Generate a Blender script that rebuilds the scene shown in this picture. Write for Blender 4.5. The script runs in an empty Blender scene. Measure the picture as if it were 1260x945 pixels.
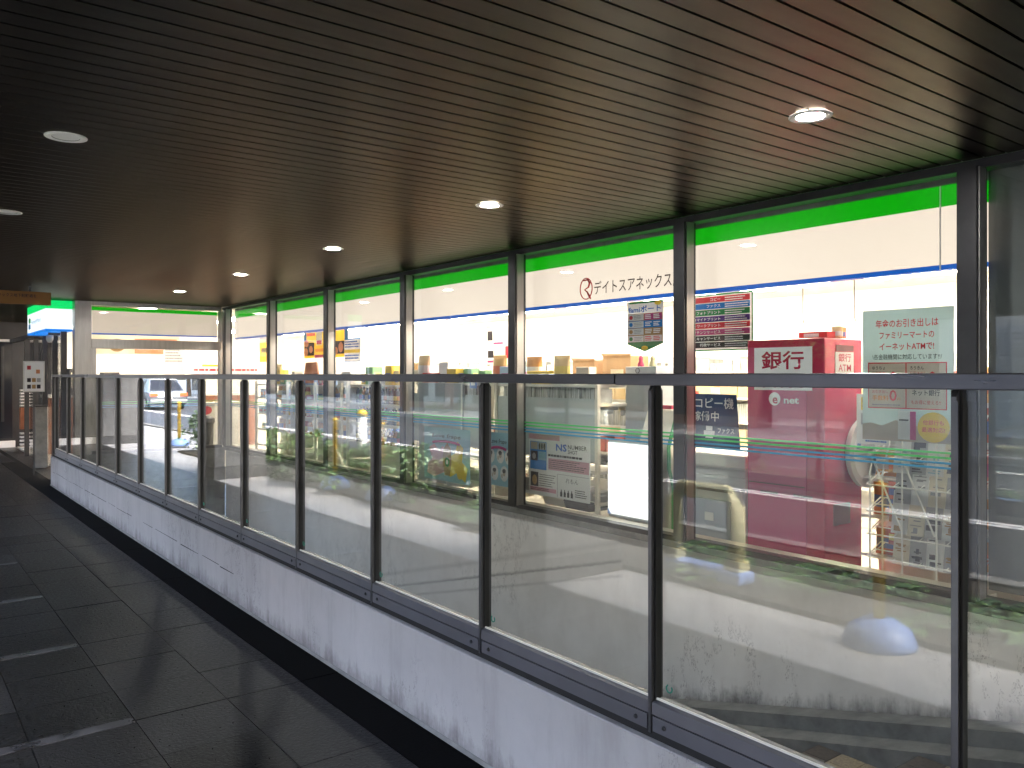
import bpy, math, random
from mathutils import Matrix, Vector
R = math.radians
random.seed(7)
scn = bpy.context.scene
col = scn.collection

# ------------------------------------------------------------------ camera, world, sun, exposure
EXPO = 4.0
D = 1.0 / 2 ** EXPO                       # radiance that shows as white at this exposure
cam = bpy.data.cameras.new("camera")
cam.sensor_width = 36.0
cam.lens = 29.06
cam.shift_y = -11.5 / 1260
cam.clip_start = 0.05
cam.clip_end = 1500
camo = bpy.data.objects.new("camera", cam)
col.objects.link(camo)
camo.location = (0, 0, 1.55)
camo.rotation_euler = (R(90), 0, -R(37.416))
scn.camera = camo

world = bpy.data.worlds.new("World")
scn.world = world
world.use_nodes = True
wn = world.node_tree.nodes
bg = wn["Background"]
sky = wn.new("ShaderNodeTexSky")
sky.sky_type = 'NISHITA'
sky.sun_disc = False
SUN_EL, SUN_AZ = R(54), R(196)
sky.sun_elevation = SUN_EL
sky.sun_rotation = SUN_AZ
sky.dust_density = 4.0
sky.air_density = 1.0
world.node_tree.links.new(sky.outputs[0], bg.inputs[0])
bg.inputs[1].default_value = 0.15
sl = bpy.data.lights.new("sun", 'SUN')
sl.energy = 1.1
sl.angle = R(45)
sl.color = (1.0, 0.96, 0.9)
so = bpy.data.objects.new("sun", sl)
col.objects.link(so)
sdir = Vector((math.sin(SUN_AZ) * math.cos(SUN_EL), math.cos(SUN_AZ) * math.cos(SUN_EL), math.sin(SUN_EL)))
so.rotation_euler = sdir.to_track_quat('Z', 'Y').to_euler()
so.location = (-6, -10, 30)

scn.view_settings.view_transform = 'Standard'
scn.view_settings.look = 'None'
scn.view_settings.gamma = 1
scn.view_settings.exposure = EXPO
cy = scn.cycles
cy.use_denoising = True
cy.max_bounces = 10
cy.diffuse_bounces = 4
cy.glossy_bounces = 5
cy.transmission_bounces = 4
cy.transparent_max_bounces = 24
cy.caustics_reflective = False
cy.caustics_refractive = False
cy.sample_clamp_indirect = 4.0
cy.use_light_tree = True

# ------------------------------------------------------------------ materials
def nodes_of(name):
    m = bpy.data.materials.new(name)
    m.use_nodes = True
    nt = m.node_tree
    return m, nt, nt.nodes["Principled BSDF"]

def noise(nt, scale, detail=4, rough=0.6, stretch=None):
    tc = nt.nodes.new("ShaderNodeTexCoord")
    n = nt.nodes.new("ShaderNodeTexNoise")
    n.inputs["Scale"].default_value = scale
    n.inputs["Detail"].default_value = detail
    n.inputs["Roughness"].default_value = rough
    if stretch:
        mp = nt.nodes.new("ShaderNodeMapping")
        mp.inputs["Scale"].default_value = stretch
        nt.links.new(tc.outputs["Object"], mp.inputs[0])
        nt.links.new(mp.outputs[0], n.inputs[0])
    else:
        nt.links.new(tc.outputs["Object"], n.inputs[0])
    return n

def ramp(nt, src, stops):
    r = nt.nodes.new("ShaderNodeValToRGB")
    while len(r.color_ramp.elements) < len(stops):
        r.color_ramp.elements.new(0.5)
    for e, (p, c) in zip(r.color_ramp.elements, stops):
        e.position = p
        e.color = (*c, 1) if len(c) == 3 else c
    nt.links.new(src, r.inputs[0])
    return r

def mat(name, c, rough=0.5, metal=0.0, var=0.0, scale=6.0, bump=0.0, bscale=None, spec=0.5, stretch=None, rvar=0.0):
    m, nt, b = nodes_of(name)
    b.inputs["Base Color"].default_value = (*c, 1)
    b.inputs["Roughness"].default_value = rough
    b.inputs["Metallic"].default_value = metal
    b.inputs["Specular IOR Level"].default_value = spec
    if var:
        n = noise(nt, scale, stretch=stretch)
        lo = tuple(max(0, x * (1 - var)) for x in c)
        hi = tuple(min(1, x * (1 + var)) for x in c)
        r = ramp(nt, n.outputs[0], [(0.3, lo), (0.7, hi)])
        nt.links.new(r.outputs[0], b.inputs["Base Color"])
        if rvar:
            r2 = ramp(nt, n.outputs[0], [(0.3, (max(0, rough - rvar),) * 3), (0.7, (min(1, rough + rvar),) * 3)])
            nt.links.new(r2.outputs[0], b.inputs["Roughness"])
    if bump:
        n = noise(nt, bscale or scale * 4)
        bp = nt.nodes.new("ShaderNodeBump")
        bp.inputs["Strength"].default_value = bump
        bp.inputs["Distance"].default_value = 0.01
        nt.links.new(n.outputs[0], bp.inputs["Height"])
        nt.links.new(bp.outputs[0], b.inputs["Normal"])
    return m

def emit(name, c, s, base=0.6):
    m, nt, b = nodes_of(name)
    b.inputs["Base Color"].default_value = (c[0] * base, c[1] * base, c[2] * base, 1)
    b.inputs["Emission Color"].default_value = (*c, 1)
    b.inputs["Emission Strength"].default_value = s
    b.inputs["Roughness"].default_value = 0.4
    return m

def glass(name, tint, gain=1.0):
    m = bpy.data.materials.new(name)
    m.use_nodes = True
    nt = m.node_tree
    nt.nodes.clear()
    out = nt.nodes.new("ShaderNodeOutputMaterial")
    mix = nt.nodes.new("ShaderNodeMixShader")
    tr = nt.nodes.new("ShaderNodeBsdfTransparent")
    tr.inputs[0].default_value = (*tint, 1)
    gl = nt.nodes.new("ShaderNodeBsdfGlossy")
    gl.inputs["Roughness"].default_value = 0.0
    geo = nt.nodes.new("ShaderNodeNewGeometry")
    mr = nt.nodes.new("ShaderNodeMapRange")       # the index seen from inside the pane is the inverse
    mr.inputs[3].default_value = 1.52
    mr.inputs[4].default_value = 1 / 1.52
    fr = nt.nodes.new("ShaderNodeFresnel")
    nt.links.new(geo.outputs["Backfacing"], mr.inputs[0])
    nt.links.new(mr.outputs[0], fr.inputs[0])
    nt.links.new(fr.outputs[0], mix.inputs[0])
    nt.links.new(tr.outputs[0], mix.inputs[1])
    nt.links.new(gl.outputs[0], mix.inputs[2])
    nt.links.new(mix.outputs[0], out.inputs[0])
    return m

def paper(name, c):
    """thin printed paper: light from the shop behind comes through it"""
    m, nt, b = nodes_of(name)
    out = nt.nodes["Material Output"]
    b.inputs["Base Color"].default_value = (*c, 1)
    b.inputs["Roughness"].default_value = 0.6
    tl = nt.nodes.new("ShaderNodeBsdfTranslucent")
    tl.inputs[0].default_value = (*c, 1)
    mx = nt.nodes.new("ShaderNodeMixShader")
    mx.inputs[0].default_value = 0.42
    nt.links.new(b.outputs[0], mx.inputs[1])
    nt.links.new(tl.outputs[0], mx.inputs[2])
    nt.links.new(mx.outputs[0], out.inputs[0])
    return m

def plaster_mat(name="plaster_white_dirty", slope=0.0, foot=0.0, gain=1.0, streaks=0.45):
    """white painted plaster: grime climbing from the foot, drip streaks, hairline cracks"""
    m, nt, b = nodes_of(name)
    L = nt.links
    tc = nt.nodes.new("ShaderNodeTexCoord")
    b.inputs["Roughness"].default_value = 0.75
    big = noise(nt, 1.3, 5, 0.65)
    streak = noise(nt, 1.0, 6, 0.7, (1.0, 6.0, 1.1))
    fine = noise(nt, 26, 4, 0.7)
    base = ramp(nt, big.outputs[0], [(0.25, tuple(x * gain for x in (0.335, 0.325, 0.32))), (0.55, tuple(x * gain for x in (0.405, 0.395, 0.39))), (0.8, tuple(x * gain for x in (0.455, 0.445, 0.44)))])
    s2 = ramp(nt, streak.outputs[0], [(0.50, (1, 1, 1)), (0.66, (0.72, 0.70, 0.68))])
    m1 = nt.nodes.new("ShaderNodeMix"); m1.data_type = 'RGBA'; m1.blend_type = 'MULTIPLY'; m1.inputs[0].default_value = streaks
    L.new(base.outputs[0], m1.inputs[6]); L.new(s2.outputs[0], m1.inputs[7])
    # foot grime, driven by an attribute-free height: object z of the wall
    sx = nt.nodes.new("ShaderNodeSeparateXYZ")
    L.new(tc.outputs["Object"], sx.inputs[0])
    hs = nt.nodes.new("ShaderNodeMath"); hs.operation = 'MULTIPLY_ADD'
    L.new(sx.outputs["Y"], hs.inputs[0]); hs.inputs[1].default_value = slope
    L.new(sx.outputs["Z"], hs.inputs[2])
    hf = nt.nodes.new("ShaderNodeMath"); hf.operation = 'SUBTRACT'
    L.new(hs.outputs[0], hf.inputs[0]); hf.inputs[1].default_value = foot
    hm = nt.nodes.new("ShaderNodeMath"); hm.operation = 'MULTIPLY_ADD'
    L.new(streak.outputs[0], hm.inputs[0]); hm.inputs[1].default_value = -0.34
    L.new(hf.outputs[0], hm.inputs[2])
    h2 = nt.nodes.new("ShaderNodeMath"); h2.operation = 'MULTIPLY_ADD'
    L.new(fine.outputs[0], h2.inputs[0]); h2.inputs[1].default_value = 0.10
    L.new(hm.outputs[0], h2.inputs[2])
    mr = nt.nodes.new("ShaderNodeMapRange")
    L.new(h2.outputs[0], mr.inputs[0])
    mr.inputs[1].default_value = -0.16; mr.inputs[2].default_value = -0.025
    mr.inputs[3].default_value = 0.85; mr.inputs[4].default_value = 0.0
    m2 = nt.nodes.new("ShaderNodeMix"); m2.data_type = 'RGBA'
    L.new(mr.outputs[0], m2.inputs[0]); L.new(m1.outputs[2], m2.inputs[6]); m2.inputs[7].default_value = (0.09, 0.08, 0.08, 1)
    # cracks: thin level set of a warped noise, masked
    ck = noise(nt, 2.2, 6, 0.75, (1.0, 1.6, 0.7))
    cr = ramp(nt, ck.outputs[0], [(0.494, (0, 0, 0)), (0.5, (1, 1, 1)), (0.506, (0, 0, 0))])
    mk = noise(nt, 0.9, 3, 0.5)
    mk2 = ramp(nt, mk.outputs[0], [(0.50, (0, 0, 0)), (0.60, (0.8, 0.8, 0.8))])
    mm = nt.nodes.new("ShaderNodeMath"); mm.operation = 'MULTIPLY'
    L.new(cr.outputs[0], mm.inputs[0]); L.new(mk2.outputs[0], mm.inputs[1])
    m3 = nt.nodes.new("ShaderNodeMix"); m3.data_type = 'RGBA'
    L.new(mm.outputs[0], m3.inputs[0]); L.new(m2.outputs[2], m3.inputs[6]); m3.inputs[7].default_value = (0.08, 0.08, 0.09, 1)
    if slope:
        # rubbed lines left by an old handrail, parallel to the stair, from one point along the wall onward
        wob = nt.nodes.new("ShaderNodeMath"); wob.operation = 'MULTIPLY_ADD'
        L.new(fine.outputs[0], wob.inputs[0]); wob.inputs[1].default_value = 0.03; L.new(hf.outputs[0], wob.inputs[2])
        z_, w_ = (0, 0, 0), (1, 1, 1)
        half = nt.nodes.new("ShaderNodeMath"); half.operation = 'MULTIPLY'
        L.new(wob.outputs[0], half.inputs[0]); half.inputs[1].default_value = 0.5
        ln = ramp(nt, half.outputs[0], [(0.462, z_), (0.472, (0.4,) * 3), (0.482, z_), (0.520, z_), (0.528, (0.75,) * 3), (0.540, z_), (0.585, z_), (0.602, (0.3,) * 3), (0.622, z_)])
        my = nt.nodes.new("ShaderNodeMapRange"); L.new(sx.outputs["Y"], my.inputs[0])
        my.inputs[1].default_value = 4.58; my.inputs[2].default_value = 4.64
        mk3 = ramp(nt, big.outputs[0], [(0.3, (0.25,) * 3), (0.6, (1,) * 3)])
        q1 = nt.nodes.new("ShaderNodeMath"); q1.operation = 'MULTIPLY'; L.new(ln.outputs[0], q1.inputs[0]); L.new(my.outputs[0], q1.inputs[1])
        q2 = nt.nodes.new("ShaderNodeMath"); q2.operation = 'MULTIPLY'; L.new(q1.outputs[0], q2.inputs[0]); L.new(mk3.outputs[0], q2.inputs[1])
        m5 = nt.nodes.new("ShaderNodeMix"); m5.data_type = 'RGBA'
        L.new(q2.outputs[0], m5.inputs[0]); L.new(m3.outputs[2], m5.inputs[6]); m5.inputs[7].default_value = (0.12, 0.12, 0.12, 1)
        m3 = m5
    sp = ramp(nt, fine.outputs[0], [(0.24, (0.45, 0.44, 0.44)), (0.31, (1, 1, 1))])
    m4 = nt.nodes.new("ShaderNodeMix"); m4.data_type = 'RGBA'; m4.blend_type = 'MULTIPLY'; m4.inputs[0].default_value = 0.6
    L.new(m3.outputs[2], m4.inputs[6]); L.new(sp.outputs[0], m4.inputs[7])
    L.new(m4.outputs[2], b.inputs["Base Color"])
    bp = nt.nodes.new("ShaderNodeBump"); bp.inputs["Strength"].default_value = 0.25; bp.inputs["Distance"].default_value = 0.004
    L.new(fine.outputs[0], bp.inputs["Height"]); L.new(bp.outputs[0], b.inputs["Normal"])
    return m

def random_hue(name, stops, rough=0.45):
    m, nt, b = nodes_of(name)
    oi = nt.nodes.new("ShaderNodeObjectInfo")
    r = ramp(nt, oi.outputs["Random"], [(i / len(stops), c) for i, c in enumerate(stops)])
    r.color_ramp.interpolation = 'CONSTANT'
    nt.links.new(r.outputs[0], b.inputs["Base Color"])
    b.inputs["Roughness"].default_value = rough
    return m

M = {}
M['plaster'] = plaster_mat()
M['plaster_stair'] = plaster_mat('plaster_stair_wall', 0.258, 1.55 - 1.953 + 0.258 * 2.10 + 0.10, 1.85, 0.12)
M['granite'] = mat('granite_dark', (0.006, 0.006, 0.0065), 0.38, var=0.75, scale=45, bump=0.35, bscale=60, rvar=0.12, spec=0.14)
_m = M['granite']; _nt = _m.node_tree; _b = _nt.nodes['Principled BSDF']
_oi = _nt.nodes.new("ShaderNodeObjectInfo"); _mr = _nt.nodes.new("ShaderNodeMapRange"); _mr.inputs[3].default_value = 0.55; _mr.inputs[4].default_value = 1.7
_nt.links.new(_oi.outputs["Random"], _mr.inputs[0])
_vm = _nt.nodes.new("ShaderNodeVectorMath"); _vm.operation = 'SCALE'
_src = _b.inputs["Base Color"].links[0].from_socket
_nt.links.new(_src, _vm.inputs[0]); _nt.links.new(_mr.outputs[0], _vm.inputs["Scale"]); _nt.links.new(_vm.outputs[0], _b.inputs["Base Color"])
M['granite_b'] = mat('granite_border', (0.002, 0.002, 0.0022), 0.85, var=0.5, scale=80, bump=0.15, bscale=70, spec=0.06)
M['joint'] = mat('joint_dark', (0.0025, 0.0025, 0.0025), 0.9, spec=0.1)
M['strip'] = mat('joint_strip_stone', (0.022, 0.022, 0.025), 0.34, var=0.95, scale=5, rvar=0.25)
M['pave'] = mat('pavement_grey', (0.31, 0.31, 0.31), 0.6, var=0.2, scale=9, bump=0.2)
M['asphalt'] = mat('asphalt', (0.048, 0.05, 0.054), 0.6, var=0.3, scale=40, bump=0.3, bscale=120)
M['soil'] = mat('soil', (0.035, 0.028, 0.02), 0.95, var=0.5, scale=14, bump=0.6)
M['white_line'] = mat('road_paint', (0.75, 0.75, 0.74), 0.6, var=0.12, scale=12)
def bronze_mat():
    m = bpy.data.materials.new('ceiling_bronze'); m.use_nodes = True
    nt = m.node_tree; nt.nodes.clear()
    out = nt.nodes.new("ShaderNodeOutputMaterial")
    g = nt.nodes.new("ShaderNodeBsdfAnisotropic"); g.distribution = 'BECKMANN'
    g.inputs["Roughness"].default_value = CEIL_R
    n = noise(nt, 3.0, stretch=(0.6, 4, 4))
    r = ramp(nt, n.outputs[0], [(0.3, tuple(0.9 * c for c in CEIL_C)), (0.7, tuple(1.1 * c for c in CEIL_C))])
    nt.links.new(r.outputs[0], g.inputs[0])
    nt.links.new(g.outputs[0], out.inputs[0])
    return m
CEIL_R, CEIL_C = 0.36, (0.172, 0.154, 0.128)
M['slat'] = bronze_mat()
M['ceil_back'] = mat('ceiling_void', (0.006, 0.006, 0.006), 0.9)
M['rail'] = mat('rail_metal', (0.11, 0.11, 0.125), 0.32, 0.95, var=0.18, scale=2.0, stretch=(3, 1.2, 9), rvar=0.06)
M['plate'] = mat('rail_plate', (0.115, 0.115, 0.13), 0.42, 0.35, var=0.12, scale=3.0)
M['post'] = mat('post_metal', (0.10, 0.10, 0.108), 0.36, 0.85, var=0.2, scale=7)
M['rubber'] = mat('black_gasket', (0.008, 0.008, 0.008), 0.8)
M['steel'] = mat('frame_steel', (0.30, 0.29, 0.28), 0.36, 0.9, var=0.10, scale=4, stretch=(6, 6, 0.6))
M['frame_dark'] = mat('frame_dark_metal', (0.055, 0.055, 0.058), 0.40, 0.8, var=0.15, scale=5)
M['concrete'] = mat('concrete_grey', (0.17, 0.17, 0.163), 0.8, var=0.3, scale=6, bump=0.3)
M['concrete_d'] = mat('concrete_dark', (0.05, 0.05, 0.052), 0.7, var=0.3, scale=7, bump=0.3)
M['tile_tan'] = mat('tile_tan', (0.27, 0.215, 0.145), 0.6, var=0.35, scale=70)
M['tile_brown'] = mat('tile_brown', (0.07, 0.055, 0.042), 0.6, var=0.3, scale=50)
M['column'] = mat('column_stone', (0.11, 0.11, 0.11), 0.45, var=0.25, scale=25)
M['glass_rail'] = glass('railing_glass', (0.955, 0.975, 0.96))
M['glass_shop'] = glass('shop_glass', (0.975, 0.985, 0.98))
M['white'] = mat('white_wall', (0.80, 0.78, 0.73), 0.6)
M['cream'] = mat('cream_plastic', (0.74, 0.69, 0.58), 0.45)
M['shopfloor'] = mat('shop_floor', (0.62, 0.58, 0.5), 0.3, var=0.05, scale=2)
M['lamp'] = emit('tube_light', (1.0, 0.89, 0.78), 70 * D)
M['sign_white'] = emit('sign_white', (1.0, 0.85, 0.70), 0.95 * D, 0.4)
M['sign_dim'] = emit('sign_white_dim', (1.0, 0.83, 0.66), 0.66 * D, 0.3)
M['sign_green'] = emit('sign_green', (0.0, 0.46, 0.0), 0.85 * D, 0.3)
M['sign_blue'] = emit('sign_blue', (0.0, 0.10, 0.50), 0.85 * D, 0.4)
M['box_white'] = emit('box_sign_white', (0.86, 0.96, 1.0), 1.15 * D, 0.5)
M['box_green'] = emit('box_sign_green', (0.0, 0.78, 0.16), 0.95 * D, 0.4)
M['box_blue'] = emit('box_sign_blue', (0.0, 0.22, 0.85), 0.9 * D, 0.4)
M['backlit'] = emit('backlit_panel', (1, 1, 1), 1.6 * D)
M['downlamp'] = emit('downlight_lamp', (1.0, 0.97, 0.92), 760 * D)
M['down_trim'] = mat('downlight_trim', (0.72, 0.71, 0.69), 0.4)
M['down_cone'] = mat('downlight_cone', (0.75, 0.75, 0.75), 0.2, 0.8)
M['txt_brown'] = mat('ink_brown', (0.035, 0.012, 0.012), 0.6)
M['txt_red'] = mat('ink_red', (0.62, 0.03, 0.04), 0.6)
M['txt_white'] = mat('ink_white', (0.85, 0.85, 0.85), 0.6)
M['txt_black'] = mat('ink_black', (0.02, 0.02, 0.022), 0.6)
M['txt_orange'] = mat('ink_orange', (0.75, 0.26, 0.02), 0.6)
M['txt_blue'] = mat('ink_blue', (0.02, 0.10, 0.42), 0.6)
M['txt_grey'] = mat('ink_grey', (0.28, 0.28, 0.29), 0.6)
M['pap_teal'] = paper('paper_grey_teal', (0.52, 0.63, 0.63))
M['pap_white'] = paper('paper_white', (0.72, 0.73, 0.72))
M['pap_cream'] = paper('paper_cream', (0.72, 0.66, 0.52))
M['pap_yellow'] = paper('paper_yellow', (0.85, 0.65, 0.06))
M['pap_pink'] = paper('paper_pink', (0.62, 0.32, 0.38))
M['pap_blue'] = paper('paper_sky', (0.30, 0.52, 0.62))
M['pap_dgreen'] = paper('paper_green', (0.03, 0.26, 0.08))
M['pap_red'] = paper('paper_red', (0.62, 0.05, 0.07))
M['pap_rblue'] = paper('paper_blue', (0.02, 0.22, 0.60))
M['pap_purple'] = paper('paper_purple', (0.10, 0.04, 0.24))
M['pap_mag'] = paper('paper_magenta', (0.50, 0.06, 0.22))
M['pap_dark'] = paper('paper_dark', (0.035, 0.028, 0.035))
M['pap_brown'] = paper('paper_brown', (0.42, 0.26, 0.11))
M['pap_sand'] = paper('paper_sand', (0.46, 0.40, 0.32))
M['pap_grey'] = paper('paper_newsprint', (0.42, 0.42, 0.42))
M['navy'] = mat('navy_board', (0.012, 0.04, 0.13), 0.5)
M['atm_red'] = mat('atm_crimson', (0.42, 0.012, 0.055), 0.22, var=0.05, scale=2)
M['atm_pink'] = mat('atm_rose', (0.55, 0.06, 0.12), 0.25)
M['atm_dark'] = mat('atm_dark', (0.10, 0.008, 0.02), 0.4)
M['grey_plastic'] = mat('grey_plastic', (0.62, 0.63, 0.61), 0.45, var=0.06, scale=3)
M['dgrey_plastic'] = mat('dark_plastic', (0.05, 0.05, 0.055), 0.4)
M['panel_grey'] = mat('panel_blue_grey', (0.36, 0.39, 0.42), 0.5)
M['shelf_grey'] = mat('shelf_grey_green', (0.46, 0.50, 0.48), 0.5)
M['shelf_white'] = mat('shelf_white', (0.72, 0.70, 0.64), 0.5)
M['wire'] = mat('white_wire', (0.80, 0.78, 0.72), 0.4)
M['green_edge'] = mat('green_trim', (0.01, 0.28, 0.07), 0.4)
M['yellow'] = mat('yellow_paint', (0.72, 0.46, 0.02), 0.4, var=0.12, scale=14)
M['yellow_b'] = mat('yellow_band', (0.30, 0.20, 0.03), 0.5)
M['pale_yellow'] = mat('pale_yellow_plastic', (0.62, 0.58, 0.34), 0.5)
M['base_blue'] = mat('blue_plastic', (0.17, 0.29, 0.62), 0.4, var=0.1, scale=6)
M['chain'] = mat('pale_chain', (0.66, 0.60, 0.40), 0.5)
M['leaf'] = mat('leaf_green', (0.11, 0.20, 0.06), 0.35, var=0.5, scale=3)
M['leaf2'] = mat('leaf_dark', (0.05, 0.10, 0.03), 0.5, var=0.5, scale=3)
M['bark'] = mat('bark', (0.08, 0.06, 0.045), 0.9, var=0.3, scale=14, bump=0.5)
M['orange_sign'] = mat('orange_sign', (0.20, 0.085, 0.008), 0.5, var=0.08, scale=3)
M['brown_box'] = mat('brown_panel', (0.30, 0.11, 0.05), 0.6, var=0.2, scale=6)
M['dark_glass'] = mat('dark_shopfront', (0.012, 0.014, 0.02), 0.12)
M['dark_wall'] = mat('dark_stone', (0.012, 0.012, 0.014), 0.5, var=0.3, scale=8)
M['facade'] = mat('facade_pale', (0.55, 0.55, 0.53), 0.7, var=0.12, scale=2)
M['facade_b'] = mat('facade_brick', (0.30, 0.17, 0.12), 0.8, var=0.2, scale=5)
M['shutter'] = mat('shutter_blue_grey', (0.38, 0.42, 0.48), 0.5, 0.2)
M['tyre'] = mat('tyre', (0.015, 0.015, 0.015), 0.8)
M['alloy'] = mat('alloy', (0.5, 0.5, 0.52), 0.3, 0.9)
M['car_silver'] = mat('car_silver', (0.26, 0.28, 0.31), 0.22, 0.5)
M['car_white'] = mat('car_white', (0.75, 0.75, 0.74), 0.2)
M['car_grey'] = mat('car_grey', (0.10, 0.10, 0.11), 0.2, 0.5)
M['tail'] = emit('tail_lamp', (1.0, 0.10, 0.03), 9 * D)
M['kraft'] = mat('kraft_card', (0.38, 0.24, 0.12), 0.7, var=0.1, scale=5)
M['prod'] = random_hue('carton_print', [(0.7, 0.7, 0.72), (0.25, 0.35, 0.6), (0.6, 0.08, 0.06), (0.7, 0.5, 0.06), (0.2, 0.42, 0.2), (0.6, 0.55, 0.45), (0.6, 0.25, 0.35), (0.4, 0.55, 0.65)])
M['prod2'] = random_hue('carton_print_b', [(0.75, 0.74, 0.7), (0.65, 0.2, 0.1), (0.1, 0.15, 0.4), (0.75, 0.62, 0.2), (0.7, 0.7, 0.7), (0.5, 0.1, 0.25)])
M['snack'] = random_hue('snack_bag', [(0.62, 0.30, 0.10), (0.7, 0.42, 0.16), (0.55, 0.12, 0.08), (0.72, 0.55, 0.3), (0.66, 0.22, 0.2)])
M['drink'] = random_hue('drink_bottle', [(0.02, 0.03, 0.06), (0.05, 0.07, 0.05), (0.3, 0.14, 0.05), (0.02, 0.02, 0.02), (0.08, 0.12, 0.2), (0.1, 0.2, 0.1)], 0.2)
M['books'] = mat('magazine_spines', (0.40, 0.41, 0.38), 0.6, var=0.85, scale=14, stretch=(0.2, 6, 0.2))
M['blue_sticker'] = mat('sticker_blue', (0.02, 0.32, 0.60), 0.4)
M['green_sticker'] = mat('sticker_green', (0.05, 0.58, 0.12), 0.4)
M['teal_mark'] = mat('teal_mark', (0.0, 0.22, 0.16), 0.5)
M['meat'] = paper('paper_meat', (0.72, 0.30, 0.14))

# ------------------------------------------------------------------ mesh helpers
class MB:
    def __init__(s):
        s.v, s.f, s.mi = [], [], []
        s.cur = 0
    def face(s, pts):
        n = len(s.v)
        s.v += [tuple(p) for p in pts]
        s.f.append(tuple(range(n, n + len(pts)))); s.mi.append(s.cur)
    def box(s, x0, x1, y0, y1, z0, z1):
        n = len(s.v)
        s.v += [(x0, y0, z0), (x1, y0, z0), (x1, y1, z0), (x0, y1, z0), (x0, y0, z1), (x1, y0, z1), (x1, y1, z1), (x0, y1, z1)]
        for q in ((0, 3, 2, 1), (4, 5, 6, 7), (0, 1, 5, 4), (1, 2, 6, 5), (2, 3, 7, 6), (3, 0, 4, 7)):
            s.f.append(tuple(n + i for i in q)); s.mi.append(s.cur)
        return s
    def prism(s, poly, a0, a1, axis='z'):
        """poly: 2-D outline, extruded along an axis (z: xy outline, x: yz outline, y: xz outline)"""
        n, k = len(s.v), len(poly)
        def P(p, a):
            return {'z': (p[0], p[1], a), 'x': (a, p[0], p[1]), 'y': (p[0], a, p[1])}[axis]
        s.v += [P(p, a0) for p in poly] + [P(p, a1) for p in poly]
        s.f.append(tuple(n + i for i in range(k - 1, -1, -1))); s.mi.append(s.cur)
        s.f.append(tuple(n + k + i for i in range(k))); s.mi.append(s.cur)
        for i in range(k):
            j = (i + 1) % k
            s.f.append((n + i, n + j, n + k + j, n + k + i)); s.mi.append(s.cur)
        return s
    def tube(s, pts, r, n=6, closed=False):
        pts = [Vector(p) for p in pts]
        base = len(s.v)
        m = len(pts)
        for i, p in enumerate(pts):
            a = pts[(i - 1) % m] if (closed or i > 0) else p
            b = pts[(i + 1) % m] if (closed or i < m - 1) else p
            d = (b - a).normalized()
            up = Vector((0, 0, 1)) if abs(d.z) < 0.9 else Vector((1, 0, 0))
            e1 = d.cross(up).normalized(); e2 = d.cross(e1)
            rr = r[i] if isinstance(r, (list, tuple)) else r
            for j in range(n):
                t = 2 * math.pi * j / n
                s.v.append(tuple(p + e1 * (rr * math.cos(t)) + e2 * (rr * math.sin(t))))
        for i in range(m if closed else m - 1):
            for j in range(n):
                a0 = base + i * n + j; a1 = base + i * n + (j + 1) % n
                i2 = (i + 1) % m
                b0 = base + i2 * n + j; b1 = base + i2 * n + (j + 1) % n
                s.f.append((a0, b0, b1, a1)); s.mi.append(s.cur)
        if not closed:
            s.f.append(tuple(base + j for j in range(n))); s.mi.append(s.cur)
            s.f.append(tuple(base + (m - 1) * n + j for j in range(n - 1, -1, -1))); s.mi.append(s.cur)
        return s
    def lathe(s, prof, n=20, c=(0, 0, 0), caps=True):
        base = len(s.v)
        for r, z in prof:
            for j in range(n):
                t = 2 * math.pi * j / n
                s.v.append((c[0] + r * math.cos(t), c[1] + r * math.sin(t), c[2] + z))
        for i in range(len(prof) - 1):
            for j in range(n):
                a, b = base + i * n + j, base + i * n + (j + 1) % n
                s.f.append((a, b, b + n, a + n)); s.mi.append(s.cur)
        if not caps: return s
        s.f.append(tuple(base + j for j in range(n - 1, -1, -1))); s.mi.append(s.cur)
        s.f.append(tuple(base + (len(prof) - 1) * n + j for j in range(n))); s.mi.append(s.cur)
        return s
    def mesh(s, name, mats):
        me = bpy.data.meshes.new(name)
        me.from_pydata(s.v, [], s.f)
        for m in (mats if isinstance(mats, (list, tuple)) else [mats]):
            me.materials.append(m)
        me.polygons.foreach_set("material_index", s.mi)
        me.update()
        return me

def link(name, me, parent=None, loc=None):
    o = bpy.data.objects.new(name, me)
    col.objects.link(o)
    if parent: o.parent = parent
    if loc: o.location = loc
    return o

def part(name, mb, m, parent, loc=None, smooth=False, bevel=0.0):
    o = link(name, mb.mesh(name, m), parent, loc)
    if smooth:
        for p in o.data.polygons: p.use_smooth = True
    if bevel:
        b = o.modifiers.new("bevel", 'BEVEL'); b.width = bevel; b.segments = 2; b.limit_method = 'ANGLE'
    return o

def tag(o, label, cat=None, group=None, kind=None):
    o["label"] = label
    if cat: o["category"] = cat
    if group: o["group"] = group
    if kind: o["kind"] = kind
    return o

def thing(name, label, cat, loc=(0, 0, 0), rz=0.0, group=None, mtx=None):
    o = bpy.data.objects.new(name, None)
    col.objects.link(o)
    o.empty_display_size = 0.1
    if mtx is not None: o.matrix_world = mtx
    else:
        o.location = loc; o.rotation_euler = (0, 0, rz)
    return tag(o, label, cat, group)

def structure(name, mb, m, label=None):
    o = link(name, mb.mesh(name, m))
    o["kind"] = 'structure'
    o["label"] = label or name.replace('_', ' ')
    return o

def copy_tree(o, parent=None):
    c = o.copy()
    col.objects.link(c)
    if parent: c.parent = parent
    for ch in list(o.children): copy_tree(ch, c)
    return c

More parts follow.
